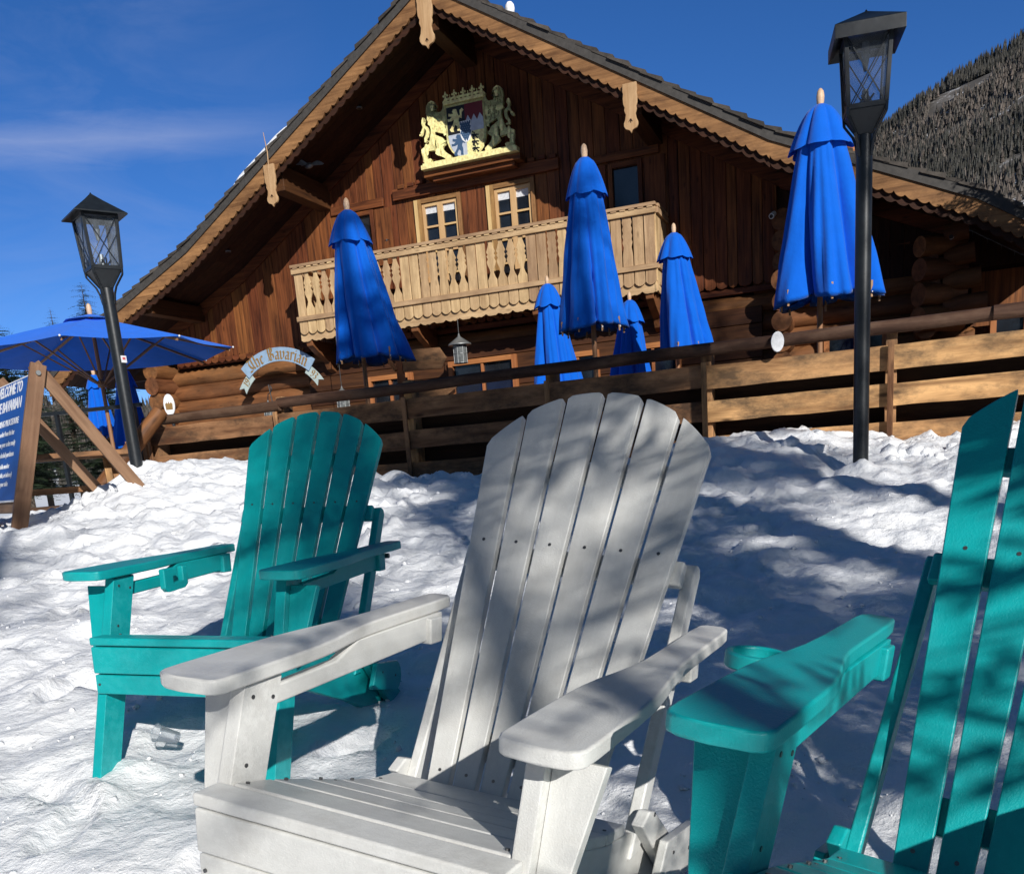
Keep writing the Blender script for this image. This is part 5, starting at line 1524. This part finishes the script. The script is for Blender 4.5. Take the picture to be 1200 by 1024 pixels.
# ---- things on the deck
mb = MB(1)
for k in range(60): mb.box((0, 0, 0), (.1, .1, .1)) if 0 else None
dk = MB(2)
for k in range(72):
    y0 = .12 + k * .145
    dk.box(FO + FU * -1.5 + FN * (y0 + .07) + V((0, 0, .78)), (17, .138, .04), FM)
tag(dk.build('deck', M['fence_dark']), kind='structure')
def dpos(px, Y, z): return V((px, Y, z))
table('picnic_table', 'sunlit heavy wooden picnic table behind the blue notice board', (-4.20, 8.75, .50), R(24), 1.6, .72, .76, M['orange_wood'] if 0 else M['fence'])
table('picnic_table', 'low wooden table on the deck seen over the rail below the balcony', (-.1, 13.4, .8), R(-20), 1.6, .8, .74, M['orange_wood'], 'tables on the deck behind the fence')
table('picnic_table', 'wooden table on the deck below the right bright umbrella', (2.5, 12.6, .8), R(-23), 1.6, .8, .80, M['orange_wood'], 'tables on the deck behind the fence')
table('picnic_table', 'wooden table on the deck behind the left half of the fence', (-3.0, 12.6, .8), R(-15), 1.6, .8, .86, M['fence'], 'tables on the deck behind the fence')
# arrow-shaped board signs on a timber post with a diagonal brace
t = empty('arrow_signpost', 'rough timber post with two arrow boards and an orange diagonal brace behind the rail', 'signpost', (-1.15, 12.6, .8))
mb = MB(1); mb.box((0, 0, .80), (.10, .10, 1.62)); mb.build('post', M['orange_wood'], t, bevel=.006)
for k, z in enumerate((1.46, 1.10)):
    mb = MB(3 + k); mb.prism([(-.08, -.13), (.42, -.13), (.62 if k else .50, .0), (.42, .13 - .05 * k), (-.08, .13)], (.12, -.07, z), UX, ZZ, 0, .03); mb.build('arrow_board', M['fence'], t, bevel=.006)
mb = MB(5); mb.bar((-.05, -.06, 1.35), (-.42, -.06, 1.98), .09, .05); mb.build('diagonal_brace', M['orange_wood'], t, bevel=.005)
# round white signs on posts behind the fence
for (lab, x, y, z, w_, h_, emb) in (('white oval sign with yellow emblem above the left end of the rail', -4.17, 12.5, 1.95, .15, .27, True), ('white oval sign fixed to the front of the top rail right of the middle', 2.32, 7.74, 1.66, .10, .155, False)):
    t = empty('oval_sign', lab, 'sign', (x, y, z), (0, 0, R(-8)))
    mb = MB(1); pts = [(w_ / 2 * math.cos(a), h_ / 2 * math.sin(a)) for a in np.linspace(0, 2 * PI, 28, endpoint=False)]
    mb.prism(pts, (0, 0, 0), UX, ZZ, 0, .02); mb.build('sign_face', M['paper'], t, bevel=.003)
    if emb:
        mb = MB(2); mb.prism([(-.045, -.06), (.045, -.06), (.05, .01), (.03, .03), (.012, .012), (0, .04), (-.012, .012), (-.03, .03), (-.05, .01)], (0, 0, 0), UX, ZZ, .0205, .023); mb.build('emblem', M['letter_gold'], t)
    else:
        mb = MB(2); mb.prism([(.05 * math.cos(a), .075 * math.sin(a)) for a in np.linspace(0, 2 * PI, 24, endpoint=False)] , (0, 0, 0), UX, ZZ, .0205, .0212); mb.build('inner_ring', M['curtain'], t)
    if emb: mb = MB(3); mb.tube([(0, .03, h_ * .2), (0, .03, -(z - .8))], .02, 10); mb.build('post', M['metal'], t)
# dark metal railing at the far left of the deck
t = empty('metal_railing', 'thin black metal railing behind the timber A-frame', 'railing', (-5.4, 11.0, .8), (0, 0, R(-14)))
mb = MB(1)
for z in (1.02, .52): mb.box((0, 0, z), (3.2, .04, .04))
for k in range(4): mb.box((-1.5 + k, 0, .5), (.04, .04, 1.0))
mb.build('rail', M['metal'], t)
# leaning log at the fence end
t = empty('leaning_log', 'short grey log leaning at the left end of the fence', 'log', (-3.95, 9.75, .95))
mb = MB(1); mb.tube([(-.35, .1, -.15), (.1, .3, .35), (.42, .5, .75)], [.09, .085, .08], 12, wob=.05); mb.build('log_body', M['log'], t, smooth=True, angle=50)

# loose lumps broken off the shovelled snow
mb = MB(91); q = random.Random(12)
for k in range(2600):
    x = q.uniform(-4.2, 3.6); y = q.uniform(3.2, 9.6)
    s = (V((x, y, 0)) - FO).dot(FN)
    if s > -.05: continue
    if noise.noise(V((x * .8, y * .8, 5))) < -.1 + q.uniform(0, .5): continue
    if y < 6.2 and q.random() > .3: continue
    r_ = .010 + .075 * q.random() ** 3.5 * min(1, (y - 2.5) / 4)
    z_ = float(base_z(x, y)[0]) + rough(x, y) - r_ * .1
    vs = []; base = [(0, 0, 1), (.9, 0, .45), (.28, .85, .45), (-.72, .53, .45), (-.72, -.53, .45), (.28, -.85, .45), (.72, .53, -.45), (-.28, .85, -.45), (-.9, 0, -.45), (-.28, -.85, -.45), (.72, -.53, -.45), (0, 0, -1)]
    for b_ in base: vs.append((x + b_[0] * r_ * q.uniform(.7, 1.3), y + b_[1] * r_ * q.uniform(.7, 1.3), z_ + b_[2] * r_ * q.uniform(.5, 1.0)))
    fs = [(0, 1, 2), (0, 2, 3), (0, 3, 4), (0, 4, 5), (0, 5, 1), (1, 6, 2), (2, 7, 3), (3, 8, 4), (4, 9, 5), (5, 10, 1), (6, 7, 2), (7, 8, 3), (8, 9, 4), (9, 10, 5), (10, 6, 1), (11, 7, 6), (11, 8, 7), (11, 9, 8), (11, 10, 9), (11, 6, 10)]
    mb.add(vs, fs, None, .5)
o = mb.build('snow_lumps', M['snow'], smooth=True, angle=180); tag(o, 'loose lumps of shovelled snow scattered on the bank', 'snow', kind='stuff')

mb = MB(92); q = random.Random(19)
for k in range(2600):
    y = q.uniform(1.0, 5.5); x = q.uniform(-1.15, .7) * y * .62
    if noise.noise(V((x * 2.1, y * 2.1, 9))) < q.uniform(-.25, .45): continue
    r_ = .003 + .013 * q.random() ** 3
    z_ = float(base_z(x, y)[0]) + rough(x, y) + r_ * .2
    vs = [(x + a * r_ * q.uniform(.6, 1.4), y + b * r_ * q.uniform(.6, 1.4), z_ + c * r_ * q.uniform(.6, 1.2)) for a, b, c in ((1, 0, 0), (-.5, .87, 0), (-.5, -.87, 0), (.5, .5, .8), (-.6, 0, .8), (.2, -.6, .7), (0, 0, -.8))]
    mb.add(vs, [(0, 1, 3), (1, 4, 3), (1, 2, 4), (2, 5, 4), (2, 0, 5), (0, 3, 5), (3, 4, 5), (1, 0, 6), (2, 1, 6), (0, 2, 6)], None, .5)
o = mb.build('snow_crumbs', M['snow'], smooth=True, angle=180); tag(o, 'small crumbs of snow scattered over the trodden ground', 'snow', kind='stuff')

scene.view_settings.view_transform = 'Standard'
scene.view_settings.look = 'None'
scene.view_settings.exposure = 0
scene.cycles.max_bounces = 8
scene.cycles.transparent_max_bounces = 12
